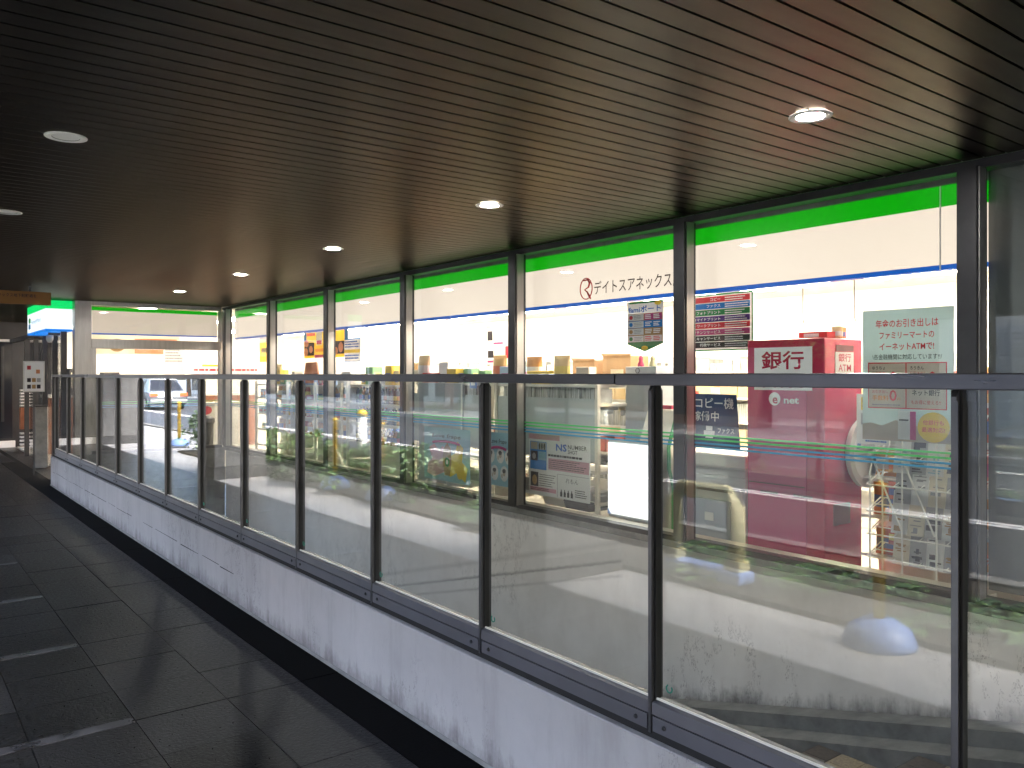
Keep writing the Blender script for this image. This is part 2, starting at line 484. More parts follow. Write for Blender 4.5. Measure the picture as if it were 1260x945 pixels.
def bx(*a): return MB().box(*a)
ORD = ['first', 'second', 'third', 'fourth', 'fifth', 'sixth', 'seventh', 'eighth', 'ninth', 'tenth', 'eleventh', 'twelfth', 'thirteenth', 'fourteenth', 'fifteenth', 'sixteenth', 'seventeenth', 'eighteenth', 'nineteenth', 'twentieth', 'twenty-first', 'twenty-second', 'twenty-third', 'twenty-fourth', 'twenty-fifth']


def FX(y, z, x):          # frame of a face that looks at the walkway: local x runs towards -Y, y up, z out (-X)
    return Matrix(((0, 0, -1, x), (-1, 0, 0, y), (0, 1, 0, z), (0, 0, 0, 1)))
def FY(x, z, y):          # frame of a face that looks back along the walkway (-Y)
    return Matrix(((1, 0, 0, x), (0, 0, -1, y), (0, 1, 0, z), (0, 0, 0, 1)))
def FXp(y, z, x):         # looks towards +X
    return Matrix(((0, 0, 1, x), (1, 0, 0, y), (0, 1, 0, z), (0, 0, 0, 1)))

DG = None
def text(parent, s, x, y, h, m, z=0.003, align='l', width=None, bold=0.0, name='lettering', shear=0.0):
    c = bpy.data.curves.new('t', 'FONT')
    c.body = s; c.size = 1.0; c.resolution_u = 2; c.offset = bold; c.shear = shear
    o = bpy.data.objects.new('t', c)
    col.objects.link(o)
    me = bpy.data.meshes.new_from_object(o.evaluated_get(bpy.context.evaluated_depsgraph_get()))
    bpy.data.objects.remove(o); bpy.data.curves.remove(c)
    xs = [v.co.x for v in me.vertices]; ys = [v.co.y for v in me.vertices]
    x0, x1, y0 = min(xs), max(xs), min(ys)
    k = h / (max(ys) - y0)
    kx = k if width is None else width / (x1 - x0)
    w = (x1 - x0) * kx
    ox = {'l': x, 'c': x - w / 2, 'r': x - w}[align]
    for v in me.vertices:
        v.co = (ox + (v.co.x - x0) * kx, y + (v.co.y - y0) * k, z)
    me.materials.clear(); me.materials.append(m)
    me.name = name
    return link(name, me, parent)

def rect(parent, name, x0, x1, y0, y1, m, z=0.0025, t=0.0015):
    return part(name, bx(x0, x1, y0, y1, z - t, z), m, parent)

def ell(parent, name, cx, cy_, rx, ry, m, z=0.004, n=20):
    mb = MB()
    mb.prism([(cx + rx * math.cos(2 * math.pi * i / n), cy_ + ry * math.sin(2 * math.pi * i / n)) for i in range(n)], z - 0.001, z)
    return part(name, mb, m, parent)

def lines(parent, x0, x1, y0, y1, n, m, z=0.004, fill=0.5, seed=1, name='small_print'):
    """rows of unreadably small print, as short dashes"""
    rd = random.Random(seed); mb = MB()
    st = (y1 - y0) / n
    for i in range(n):
        y = y0 + st * (i + 0.25); x = x0
        end = x1 - (x1 - x0) * rd.random() * 0.3
        while x < end:
            w = (x1 - x0) * (0.03 + 0.07 * rd.random())
            mb.box(x, min(end, x + w), y, y + st * fill, z - 0.001, z)
            x += w + (x1 - x0) * 0.015
    o = part(name, mb, m, parent)
    return o

# ================================================================== SETTING
# ground to the horizon, pavement, walkway
structure('ground', MB().box(-420, 420, -420, 620, -3.6, -3.5), M['asphalt'], 'broad bare ground reaching to the horizon')
structure('road', bx(-12.5, -2.75, -200, 400, -0.6, -0.12), M['asphalt'], 'grey asphalt road beside the arcade')
structure('far_pavement', bx(-60, -12.5, -200, 400, -0.6, 0.02), M['pave'], 'pavement on the other side of the road')
mb = MB()
for dx in (0.0, 0.17): mb.box(-6.1 + dx, -6.0 + dx, -60, 120, -0.119, -0.116)
structure('road_marking', mb, M['white_line'], 'double white line painted along the road')
structure('kerb', bx(-2.75, -2.58, -60, 120, -0.5, 0.03), M['concrete'], 'grey stone kerb between pavement and road')
mb = MB(); mb.box(-2.58, -0.03, -60, 60, -0.5, -0.008)
structure('pavement', mb, M['pave'], 'pale street pavement outside the arcade columns')
structure('planting_bed', bx(-2.5, -0.84, -5, 17.2, -0.006, 0.03), M['soil'], 'bare dark soil of the planting bed')
walk = structure('walkway', bx(-0.03, 2.0, -12, 30, -0.5, -0.006), M['joint'], 'dark granite walkway under the soffit')
mb = MB(); mb.box(2.0, 2.3, 13.92, 30, -0.5, -0.006)
structure('entrance_floor', mb, M['granite'], 'dark floor in front of the shop entrance')

# granite slabs, one object each
XJ = [0.08, 0.50, 0.91, 1.32, 1.69]
PITCH = 1.3 / 3
rs = random.Random(3)
slab_me = {}
for i in range(4):
    w = XJ[i + 1] - XJ[i]
    for kk in range(3):
        mb = MB(); g = 0.0022
        mb.prism([(g, g), (w - g, g), (w - g, PITCH - g), (g, PITCH - g)], -0.02, 0.0)
        slab_me[i, kk] = mb.mesh('paving_slab', M['granite'])
    for j in range(36):
        y = 3.97 - 1.3 * 2 + PITCH * j
        o = link('paving_slab', slab_me[i, j % 3], walk, (XJ[i], y, rs.uniform(-0.0012, 0.0012)))
mb = MB(); mb.prism([(0.003, 0.003), (0.212, 0.003), (0.212, 1.297), (0.003, 1.297)], -0.02, 0.0)
bme = mb.mesh('border_slab', M['granite_b'])
for j in range(12):
    link('border_slab', bme, walk, (1.692, 1.37 + 1.3 * j, rs.uniform(-0.001, 0.001)))
mb = MB()
for x0, x1 in zip(XJ[:-1], XJ[1:]):
    mb.box(x0 + .002, x1 - .002, -12, 1.365, -0.02, 0.0)
    mb.box(x0 + .002, x1 - .002, 16.98, 30, -0.02, 0.0)
mb.box(1.692, 1.904, -12, 1.365, -0.02, 0); mb.box(1.692, 1.904, 16.98, 30, -0.02, 0)
mb.box(-0.03, 0.076, -12, 30, -0.02, 0.0)
part('paving_field', mb, M['granite'], walk)
sme = bx(0.085, 0.905, -0.034, 0.034, -0.001, 0.0035).mesh('joint_strip', M['strip'])
for j in range(8):
    link('joint_strip', sme, walk, (0, 3.97 + 1.3 * (j - 1), 0))

# ceiling of bronze slats
cb = structure('ceiling', bx(-0.8, 4.62, -12, 26, 2.72, 2.80), M['ceil_back'], 'dark bronze slatted soffit over the walkway')
sl_me = MB().prism([(-0.8, 0.0), (4.55, 0.0), (4.55, 0.0955), (-0.8, 0.0955)], 0.0, 0.014).mesh('ceiling_slat', M['slat'])
def slat_hits(y): return None
for i in range(214):
    y = -1.5 + 0.107 * i
    link('ceiling_slat', sl_me, cb, (0, y, 2.677))
mb = MB()
for i in range(98):
    mb.box(-0.8, 4.55, -12 + 0.107 * i, -11.9 + 0.107 * i, 2.677, 2.691)
for i in range(28):
    mb.box(-0.8, 4.55, 21.4 + 0.107 * i, 21.5 + 0.107 * i, 2.677, 2.691)
o = part('distant_slats', mb, M['slat'], cb); o["kind"] = 'stuff'

# the building above, and columns at the street edge
bt = thing('office_building', 'upper storeys of the building standing over the arcade', 'building', (0, 0, 2.82))
part('wall', bx(-0.8, 14, -12, 34, 0.0, 11), M['facade'], bt)
part('added_shade_beam', bx(-0.8, -0.45, -12, 34, -0.62, -0.005), M['dark_wall'], bt)  # unseen beam, added to keep street light off the soffit
for i, y in enumerate((-2.92, 4.72, 12.36, 20.1, 27.75)):
    t = thing('arcade_column', ['square dark stone column behind the camera', 'square dark stone column beside the yellow arch barrier', 'square dark stone column just past the chained yellow posts', 'square dark stone column past the round bush', 'farthest square dark stone column along the street'][i], 'column', (-0.415, y + 0.385, -0.006), group='columns along the street edge')
    part('shaft', bx(-0.385, 0.385, -0.385, 0.385, 0.18, 2.683), M['column'], t, bevel=0.01)
    part('plinth', bx(-0.40, 0.40, -0.40, 0.40, 0, 0.18), M['concrete_d'], t)

# ------------------------------------------------------------------ low white wall and the glass railing on it
Y0R, Y1R = -0.98, 13.15
lw = thing('low_wall', 'low white painted wall with grimy foot under the glass railing', 'wall', (1.908, 0, 0))
part('plaster_face', MB().prism([(0, -0.004), (0.16, -0.004), (0.16, 0.405), (0.004, 0.405), (0, 0.401)], -3.0, Y1R, 'y'), M['plaster'], lw)
part('retaining_face', bx(0.02, 0.16, -3.0, Y1R, -3.5, -0.006), M['concrete'], lw)
part('mortar_lip', MB().prism([(-0.012, 0.0), (0.0, 0.0), (0.0, 0.014), (-0.003, 0.014)], -3.0, Y1R, 'y'), M['concrete'], lw)
# the far stretch of the wall is coursed blockwork showing through the paint
mb = MB(); rj = random.Random(4); y = 5.6
while y < Y1R - 0.3:
    L_ = rj.uniform(0.15, 0.7); z0 = 0.200 + rj.uniform(-0.004, 0.004); tk = rj.uniform(0.001, 0.0035)
    mb.prism([(y, z0), (y + L_, z0 + rj.uniform(-0.004, 0.004)), (y + L_, z0 + tk + 0.001), (y, z0 + tk)], -0.002, 0.002, 'x')
    y += L_ + rj.uniform(0.0, 0.5 if y < 8 else 0.12)
o = part('block_joint', mb, M['joint'], lw); o['kind'] = 'stuff'

rl = thing('glass_railing', 'long glass railing with dark metal posts on the low white wall', 'railing', (1.95, 0, 0))
GY = [0.875 + 0.927 * k for k in range(-2, 14)]
part('top_rail', bx(-0.034, 0.034, 1.955, Y1R, 1.518, 1.553), M['rail'], rl, bevel=0.003)
part('top_rail', bx(-0.036, 0.036, GY[0], 1.947, 1.516, 1.5535), M['rail'], rl, bevel=0.003)
part('rail_joint', bx(-0.03, 0.03, 1.945, 1.957, 1.521, 1.549), M['rubber'], rl)
part('bottom_gap', bx(-0.018, 0.02, GY[0], Y1R, 0.406, 0.432), M['rubber'], rl)
pm = MB(); pm.box(-0.027, 0.027, -0.006, 0.006, 0.425, 1.50)
pm.prism([(-0.027, 1.50), (0.027, 1.50), (0.014, 1.5165), (-0.014, 1.5165)], -0.006, 0.006, 'y')
pm.box(-0.031, -0.027, -0.011, 0.0, 0.53, 1.49)
pm_me = pm.mesh('post', M['post'])
bead_me = MB().box(-0.012, 0.012, -0.013, -0.0062, 0.53, 1.515).box(-0.012, 0.012, 0.0062, 0.013, 0.53, 1.515).mesh('glazing_bead', M['rubber'])
bolt_me = MB().lathe([(0.0, 0.0), (0.0075, 0.0), (0.0075, 0.004), (0.005, 0.006), (0.0, 0.006)], 8).mesh('bolt', M['frame_dark']); bolt_me.transform(Matrix.Rotation(R(-90), 4, 'Y')); bolt_me.transform(Matrix.Translation((-0.026, 0, 0)))
gp = MB(); gp.box(-0.004, 0.004, 0.008, 0.919, 0.516, 1.519); gp_me = gp.mesh('glass_pane', M['glass_rail'])
lo_me = bx(-0.026, 0.026, 0.012, 0.915, 0.433, 0.480).mesh('lower_plate', M['plate'])
up_me = MB().prism([(-0.026, 0.485), (0.026, 0.485), (0.026, 0.528), (-0.008, 0.528), (-0.024, 0.522)], 0.008, 0.919, 'y').mesh('upper_plate', M['plate'])
gv_me = bx(-0.020, 0.020, 0.008, 0.919, 0.478, 0.487).mesh('groove', M['rubber'])
bd_me = bx(-0.009, -0.0045, 0.012, 0.915, 0.526, 0.534).mesh('sill_bead', M['shelf_white'])
for k, y in enumerate(GY):
    p = link('post', pm_me, rl, (0, y, 0)); link('glazing_bead', bead_me, p)
    for dy in (0.06, -0.06): link('bolt', bolt_me, rl, (0, y + dy, 0.457))
    if y + 0.9 < Y1R:
        for nm, me in (('glass_pane', gp_me), ('lower_plate', lo_me), ('upper_plate', up_me), ('groove', gv_me), ('sill_bead', bd_me)):
            q = link(nm, me, rl, (0, y, 0))
            if nm == 'glass_pane' and 0 <= k < 8:
                mk = MB()
                pts = [(-0.0052, 0.865 + 0.012 * math.sin(a), 0.575 + 0.012 * math.cos(a)) for a in [R(x) for x in range(30, 330, 40)]]
                mk.tube(pts, 0.0022, 5); part('pen_mark', mk, M['teal_mark'], q)

# ------------------------------------------------------------------ sunken stair between railing and shop
SL = 0.258
def zt(y): return 1.55 - (1.953 + SL * (y - 2.10))        # tread edge level at y
st = structure('stairs', bx(2.07, 4.3, -3, 0.3, -0.5, -0.006), M['concrete_d'], 'tiled stair going down between the railing and the shop')
for i in range(11):
    ya = 0.39 + 0.57 * i; yb = ya + 0.57
    z = 1.55 - 1.953 - 0.147 * (i - 2)
    s = part('step', bx(2.07, 4.36, ya - 0.0, yb + 0.02, z - 0.5, z - 0.012), M['concrete_d'], st)
    if i < 6:
        tw = 0.145
        n = 15
        tmb = bx(0, tw - 0.004, 0, tw - 0.008, -0.012, 0.0)
        tan = tmb.mesh('tile', M['tile_tan']); brn = tmb.mesh('tile', M['tile_brown'])
        for r_ in range(4):
            for c_ in range(n):
                if 3.9 - c_ * tw < 2.6 and i != 2 and i != 3 and i != 4: continue
                link('tile', brn if r_ == 3 else tan, s, (4.092 - c_ * tw, ya + 0.003 + r_ * 0.1425, z))
part('landing', bx(2.07, 4.36, 6.6, 13.9, -3, -1.55), M['concrete_d'], st)
def stringer(name, x0, x1, off0, off1, m):
    mb = MB(); ys = (-1.0, 7.0)
    poly = [(ys[0], zt(ys[0]) + off0), (ys[1], zt(ys[1]) + off0), (ys[1], zt(ys[1]) + off1), (ys[0], zt(ys[0]) + off1)]
    mb.prism(poly, x0, x1, 'x'); return part(name, mb, m, st)
stringer('lower_skirting', 4.24, 4.42, -0.5, 0.012, M['concrete'])
stringer('upper_skirting', 4.42, 4.597, -0.5, 0.10, M['concrete'])

# ------------------------------------------------------------------ shop
shop = thing('convenience_store', 'brightly lit convenience store behind a wall of tall glass panes', 'shop', (0, 0, 0))
XS = 4.60
MY = [1.93 + 1.95 * k for k in range(7)]
part('base_wall', bx(XS, 4.95, -3, 13.90, -3.5, 0.295), M['plaster_stair'], shop)
part('sill', bx(4.565, 4.72, -3, 13.95, 0.297, 0.345), M['concrete'], shop, bevel=0.004)
part('bottom_frame', bx(4.575, 4.66, -3, 13.95, 0.346, 0.382), M['frame_dark'], shop)
part('inner_ledge', bx(4.662, 4.78, 1.95, 13.9, 0.346, 0.376), M['cream'], shop)
part('head_frame', bx(4.555, 4.66, -3, 13.95, 2.628, 2.676), M['frame_dark'], shop)
mm = MB(); mm.box(-0.065, 0.06, -0.049, 0.049, 0.383, 2.627)
mme = mm.mesh('mullion', M['frame_dark'])
cme = MB().box(-0.045, 0.03, -0.058, -0.0492, 0.383, 2.627).mesh('glazing_channel', M['steel'])
for y in MY:
    o = link('mullion', mme, shop, (4.555, y + 0.049, 0)); link('glazing_channel', cme, o)
gm = MB().box(-0.004, 0.004, 0.002, 1.848, 0.384, 2.626).mesh('window_pane', M['glass_shop'])
stripe_me = {}
for nm, z, m in (('a', 1.1235, 'green_sticker'), ('b', 1.096, 'green_sticker'), ('c', 1.068, 'blue_sticker'), ('d', 1.041, 'blue_sticker')):
    stripe_me[nm] = bx(-0.0056, -0.0044, 0.004, 1.846, z - 0.006, z + 0.006).mesh('stripe_sticker', M[m])
for k, y in enumerate(MY[:-1]):
    o = link('window_pane', gm, shop, (4.605, y + 0.10, 0))
    for q in stripe_me.values(): link('stripe_sticker', q, o)
o = link('window_pane', gm, shop, (4.605, MY[0] - 1.86, 0))
part('dark_backing', bx(4.80, 4.86, -3, 2.0, 0.38, 2.698), mat('backing_grey', (0.15, 0.165, 0.165), 0.6, var=0.1, scale=2), shop)
# interior shell
part('floor', bx(4.95, 10.8, 1.7, 24, -0.3, 0.0), M['shopfloor'], shop)
part('floor', bx(2.35, 4.95, 14.0, 24, -0.3, 0.001), M['shopfloor'], shop)
part('inner_ceiling', bx(2.35, 10.8, 1.7, 24, 2.70, 2.80), M['white'], shop)
part('back_wall', bx(10.6, 10.8, 1.7, 24, 0.0, 2.70), M['white'], shop)
part('end_wall', bx(4.87, 10.6, 1.70, 1.86, 0.0, 2.70), M['white'], shop)
part('end_wall', bx(2.35, 10.6, 23.8, 24, 0.0, 2.70), M['white'], shop)
lamp_me = bx(-0.09, 0.09, -0.6, 0.6, 2.655, 2.698).mesh('ceiling_light', M['lamp'])
for x in (5.75, 7.4, 9.2):
    for j in range(12):
        y = 2.8 + 1.75 * j
        if y < 23.3: link('ceiling_light', lamp_me, shop, (x, y, 0))
for j in range(5):
    link('ceiling_light', lamp_me, shop, (3.6, 15.2 + 1.7 * j, 0))
# far cross wall of the glass front (faces back along the walkway)
part('corner_pier', bx(2.345, 2.575, 13.95, 14.15, -0.006, 2.676), M['steel'], shop, bevel=0.004)
part('base_wall', bx(2.08, 4.598, 13.93, 14.14, -3.5, 0.33), M['concrete'], shop)
part('cross_sill', bx(2.577, 4.55, 13.93, 14.06, 0.332, 0.38), M['frame_dark'], shop)
part('transom', bx(2.577, 4.55, 13.95, 14.05, 1.955, 2.10), M['steel'], shop, bevel=0.003)
part('cross_head', bx(2.577, 4.553, 13.95, 14.05, 2.615, 2.676), M['steel'], shop)
part('corner_mullion', bx(4.515, 4.60, 13.955, 14.05, 0.384, 2.612), M['steel'], shop)
part('corner_mullion', bx(2.577, 2.64, 13.957, 14.04, 0.384, 1.953), M['steel'], shop)
o = part('window_pane', bx(2.642, 4.513, 13.996, 14.004, 0.384, 1.953), M['glass_shop'], shop)
for z, m in ((1.1235, 'green_sticker'), (1.096, 'green_sticker'), (1.068, 'blue_sticker'), (1.041, 'blue_sticker')):
    part('stripe_sticker', bx(2.66, 4.5, 13.9945, 13.9957, z - 0.0045, z + 0.0045), M[m], o)
part('window_pane', bx(2.60, 4.513, 13.996, 14.004, 2.102, 2.613), M['glass_shop'], shop)
# entrance side (faces the walkway, X = 2.0)
for y in (14.2, 15.0, 16.0, 17.0, 18.2):
    part('door_post', bx(2.20, 2.28, y, y + 0.06, -0.006, 2.22), M['frame_dark'], shop)
part('door_lintel', bx(2.19, 2.30, 14.16, 20.4, 2.221, 2.30), M['frame_dark'], shop)
for y in (14.262, 15.062, 16.062, 17.062):
    part('door_pane', bx(2.236, 2.244, y, y + 0.735, 0.02, 2.21), M['glass_shop'], shop)

# fascia signs (lit from inside)
def fascia(label, mtx, w, z0, parts_, name='fascia_sign'):
    t = thing(name, label, 'shop sign', mtx=mtx)
    for nm, a, b, m in parts_:
        part(nm, bx(0, w, a, b, -0.08, 0.0), m, t)
    return t
fs = fascia('long lit green, white and blue sign band inside the tall windows', FX(13.80, 2.137, 4.72), 13.80 - 2.0, 0,
            (('blue_stripe', 0.0, 0.027, M['sign_blue']), ('white_panel', 0.0275, 0.3515, M['sign_white']), ('green_stripe', 0.352, 0.470, M['sign_green']), ('top_cap', 0.4705, 0.56, M['concrete'])))
text(fs, 'デイトスアネックス店', 13.80 - 5.04, 0.075, 0.112, M['txt_brown'], 0.004, width=0.945, bold=0.004)
jm = bx(-0.004, 0.004, 0.0, 0.47, 0.0005, 0.003).mesh('painted_glint', M['down_trim'])  # pale strip drawn for the bright reflected line beside each mullion
for k in range(6): link('painted_glint', jm, fs, (13.80 - (2.22 + 1.95 * k), 0, 0))
mb = MB()
cx0, cz0 = 13.80 - 5.14, 0.135
ring = [(cx0 + 0.074 * math.cos(a), cz0 + 0.088 * math.sin(a), 0.004) for a in [2 * math.pi * i / 28 for i in range(28)]]
mb.tube(ring, 0.0045, 6, True)
mb.tube([(cx0 - 0.03, cz0 + 0.07, .004), (cx0 + 0.02, cz0 + 0.075, .004), (cx0 + 0.045, cz0 + 0.045, .004), (cx0 + 0.03, cz0 + 0.012, .004), (cx0 - 0.02, cz0 - 0.008, .004)], [0.005, 0.008, 0.010, 0.007, 0.004], 6)
mb.tube([(cx0 - 0.02, cz0 - 0.008, .004), (cx0 + 0.015, cz0 - 0.03, .004), (cx0 + 0.04, cz0 - 0.065, .004), (cx0 + 0.055, cz0 - 0.088, .004)], [0.004, 0.007, 0.010, 0.005], 6)
part('emblem', mb, M['txt_red'], fs)
fascia('short lit green, white and blue sign band above the far cross window', FY(2.60, 2.175, 14.06), 1.91, 0,
       (('blue_stripe', 0, 0.02, M['sign_blue']), ('white_panel', 0.0205, 0.3695, M['sign_dim']), ('green_stripe', 0.37, 0.425, M['sign_green'])))
bs = thing('box_sign', 'glowing green, white and blue box sign at the shop entrance corner', 'shop sign', (1.98, 14.12, 2.21))
part('white_panel', bx(0, 0.36, 0, 1.9, 0.032, 0.338), M['box_white'], bs)
part('green_stripe', bx(-0.002, 0.36, -0.002, 1.902, 0.3385, 0.462), M['box_green'], bs)
part('blue_stripe', bx(-0.002, 0.36, -0.002, 1.902, 0.0, 0.0315), M['box_blue'], bs)
lt = bpy.data.objects.new('logo_panel', None); 
pg = part('logo_square', bx(-0.004, -0.001, 1.55, 1.75, 0.19, 0.27), M['green_sticker'], bs)
pb = part('logo_square', bx(-0.004, -0.001, 1.55, 1.75, 0.09, 0.17), M['blue_sticker'], bs)
bpy.data.objects.remove(lt)
def text_world(parent, s, mtx, h, m, width=None, bold=0):
    o = text(parent, s, 0, 0, h, m, 0, width=width, bold=bold)
    o.data.transform(mtx); return o
text_world(bs, 'FamilyMart', Matrix(((0, 0, -1, -0.004), (-1, 0, 0, 1.48), (0, 1, 0, 0.14), (0, 0, 0, 1))), 0.09, M['blue_sticker'], 1.05)

# ------------------------------------------------------------------ downlights
def downlight(x, y, lit, label, group):
    t = thing('downlight', label, 'ceiling light', (x, y, 2.676), group=group)
    part('trim_ring', MB().lathe([(0.060, -0.004), (0.078, -0.007), (0.092, -0.004), (0.092, 0.0)], 28, caps=False), M['down_trim'], t, smooth=True)
    if lit:
        part('lamp', MB().lathe([(0.0, -0.0035), (0.059, -0.003), (0.059, 0.0), (0.0, 0.0)], 24), M['downlamp'], t)
    else:
        part('reflector', MB().lathe([(0.0, 0.0), (0.059, -0.002), (0.059, -0.0005), (0.0, 0.001)], 24), M['down_trim'], t)
    return t
names = ['lit downlight nearest the camera, above the railing on the right', 'second lit downlight along the soffit above the railing', 'third lit downlight along the soffit above the railing',
         'fourth lit downlight along the soffit above the railing', 'farthest lit downlight before the far cross window']
for k in range(5): downlight(3.22, 2.07 + 2.385 * k, True, names[k], 'lit downlights above the railing')
for k, lb in enumerate(('unlit white downlight high at the left of the dark soffit', 'unlit white downlight cut by the left edge of the picture')):
    downlight(0.70, 4.39 + 2.27 * k, False, lb, 'unlit downlights over the walkway')

# ================================================================== THINGS ON AND BEHIND THE GLASS
def sheet(name, label, cat, mtx, w, h, m, group=None, poly=None):
    t = thing(name, label, cat, mtx=mtx, group=group)
    if poly: part('sheet', MB().prism(poly, -0.003, 0.0), m, t)
    else: part('sheet', bx(0, w, 0, h, -0.003, 0.0), m, t)
    return t

# pension poster
P = sheet('poster', 'large grey-green bank poster with red Japanese headline on the right window', 'poster', FX(2.627, 1.170, 4.625), 0.523, 0.755, M['pap_teal'])
text(P, '年金のお引き出しは', 0.262, 0.650, 0.048, M['txt_red'], align='c', width=0.36, bold=0.012)
text(P, 'ファミリーマートの', 0.262, 0.585, 0.040, M['txt_red'], align='c', width=0.315, bold=0.012)
text(P, 'イーネットATMで!', 0.262, 0.520, 0.042, M['txt_red'], align='c', width=0.315, bold=0.012)
text(P, '\\各金融機関に対応しています!!/', 0.262, 0.466, 0.032, M['txt_black'], align='c', width=0.40, bold=0.004)
rect(P, 'table_border', 0.035, 0.488, 0.185, 0.450, M['txt_red'], 0.0015)
rect(P, 'table_cell', 0.041, 0.258, 0.323, 0.444, M['pap_cream'], 0.003)
rect(P, 'table_cell', 0.265, 0.482, 0.323, 0.444, M['pap_cream'], 0.003)
rect(P, 'table_cell', 0.041, 0.258, 0.191, 0.317, M['pap_cream'], 0.003)
rect(P, 'table_cell', 0.265, 0.482, 0.191, 0.317, M['pap_cream'], 0.003)
for xx, s in ((0.062, 'ゆうちょ'), (0.285, 'ろうきん')):
    text(P, s, xx, 0.408, 0.021, M['txt_black'], 0.0045, width=0.078, bold=0.008)
    text(P, 'お引き出し', xx, 0.378, 0.020, M['txt_red'], 0.0045, width=0.095)
    text(P, '手数料', xx, 0.336, 0.030, M['txt_orange'], 0.0045, width=0.098, bold=0.014)
    text(P, '0', xx + 0.104, 0.334, 0.064, M['txt_red'], 0.0045, width=0.042, bold=0.012)
    text(P, '円', xx + 0.150, 0.336, 0.018, M['txt_orange'], 0.0045)
text(P, 'お引き出し', 0.062, 0.272, 0.020, M['txt_red'], 0.0045, width=0.095)
text(P, '手数料', 0.062, 0.230, 0.030, M['txt_orange'], 0.0045, width=0.098, bold=0.014)
text(P, '0', 0.166, 0.228, 0.064, M['txt_red'], 0.0045, width=0.042, bold=0.012)
text(P, '円', 0.212, 0.230, 0.018, M['txt_orange'], 0.0045)
lines(P, 0.062, 0.235, 0.200, 0.212, 1, M['txt_grey'], 0.0045)
text(P, 'ネット銀行', 0.374, 0.262, 0.034, M['txt_black'], 0.0045, align='c', width=0.155, bold=0.012)
text(P, 'もお得に使える!!', 0.374, 0.213, 0.024, M['txt_red'], 0.0045, align='c', width=0.165)
part('meadow', MB().prism([(0, 0), (0.523, 0), (0.523, 0.075), (0.46, 0.09), (0.38, 0.07), (0.30, 0.10), (0.2, 0.12), (0.12, 0.085), (0.05, 0.10), (0, 0.09)], 0.0008, 0.0016), M['pap_sand'], P)
rect(P, 'pictured_machine', 0.215, 0.305, 0.012, 0.175, M['pap_white'], 0.003)
rect(P, 'pictured_machine_side', 0.285, 0.318, 0.012, 0.172, M['pap_mag'], 0.004)
rect(P, 'pictured_screen', 0.222, 0.276, 0.118, 0.126, M['txt_black'], 0.004)
ell(P, 'yellow_badge', 0.415, 0.088, 0.088, 0.084, M['pap_yellow'], 0.003, 32)
text(P, '他銀行も', 0.415, 0.100, 0.028, M['txt_red'], 0.0045, align='c', width=0.115, bold=0.008)
text(P, '最適対応!', 0.415, 0.060, 0.028, M['txt_red'], 0.0045, align='c', width=0.125, bold=0.008)

# service menu board
B = sheet('menu_board', 'service menu board of eight coloured rows beside the dark mullion', 'sign', FX(4.24, 1.728, 4.95), 0.60, 0.425, M['pap_white'])
rect(B, 'edge_strip', 0, 0.60, 0.413, 0.425, M['pap_dgreen']); rect(B, 'edge_strip', 0, 0.60, 0, 0.010, M['pap_dgreen']); rect(B, 'edge_strip', 0.590, 0.60, 0.0105, 0.4125, M['pap_dgreen'])
rows = [('コピー', 'pap_red'), ('ファクス', 'pap_rblue'), ('フォトプリント', 'pap_dgreen'), ('ブロマイドプリント', 'pap_purple'), ('ネットワークプリント', 'pap_red'), ('コンテンツサービス', 'pap_mag'), ('スキャンサービス', 'pap_dark'), ('行政サービス', 'pap_dark')]
for i, (s, m) in enumerate(rows):
    y1 = 0.405 - i * 0.0485
    rect(B, 'menu_row', 0.012, 0.575, y1 - 0.043, y1, M[m], 0.0025)
    text(B, s, 0.315, y1 - 0.033, 0.024, M['txt_white'], 0.004, align='r', width=0.032 * len(s), bold=0.01)
    lines(B, 0.355, 0.565, y1 - 0.038, y1 - 0.005, 2, M['txt_white'], 0.004, 0.4, seed=i)

# pennant poster
w, h = 0.37, 0.385
Fp = sheet('pennant_poster', 'pointed pennant poster with coloured squares hanging under the sign band', 'poster', FX(4.563, 1.725, 4.622), w, h, M['pap_white'], poly=[(0, 0.06), (w / 2, 0), (w, 0.06), (w, h), (0, h)])
part('green_tip', MB().prism([(0.002, 0.06), (w / 2, 0.002), (w - 0.002, 0.06), (w - 0.002, 0.075), (0.002, 0.075)], 0.001, 0.002), M['pap_dgreen'], Fp)
rect(Fp, 'green_edge', 0.02, w, h - 0.016, h - 0.001, M['pap_dgreen'], 0.002)
ell(Fp, 'yellow_badge', w - 0.05, h - 0.02, 0.034, 0.018, M['pap_yellow'], 0.004)
ell(Fp, 'yellow_badge', w / 2, 0.028, 0.034, 0.016, M['pap_yellow'], 0.004)
text(Fp, 'famiポート', 0.015, h - 0.085, 0.052, M['txt_blue'], 0.004, width=0.335, bold=0.022)
for i, m in enumerate(('pap_mag', 'pap_rblue', 'pap_brown', 'pap_white')):
    y = 0.240 - i * 0.055
    rect(Fp, 'grid_row', 0.008, w - 0.008, y - 0.003, y + 0.052, M['pap_brown'] if i != 1 else M['pap_rblue'], 0.0018)
    rect(Fp, 'grid_cell', 0.012, 0.172, y, y + 0.048, M['pap_white'], 0.003)
    rect(Fp, 'grid_cell', 0.182, w - 0.012, y, y + 0.048, M[m] if i < 3 else M['pap_white'], 0.003)
    ell(Fp, 'icon', 0.042, y + 0.024, 0.019, 0.016, M[('pap_red', 'pap_rblue', 'pap_brown', 'pap_dgreen')[i]], 0.0045, 10)
    lines(Fp, 0.075, 0.165, y + 0.008, y + 0.042, 3, M['txt_grey'], 0.0045, 0.35, seed=i)
    for xx in (0.19, 0.275):
        lines(Fp, xx, xx + 0.07, y + 0.006, y + 0.044, 3, M['txt_white'] if i < 3 else M['txt_red'], 0.0045, 0.5, seed=9 + i)

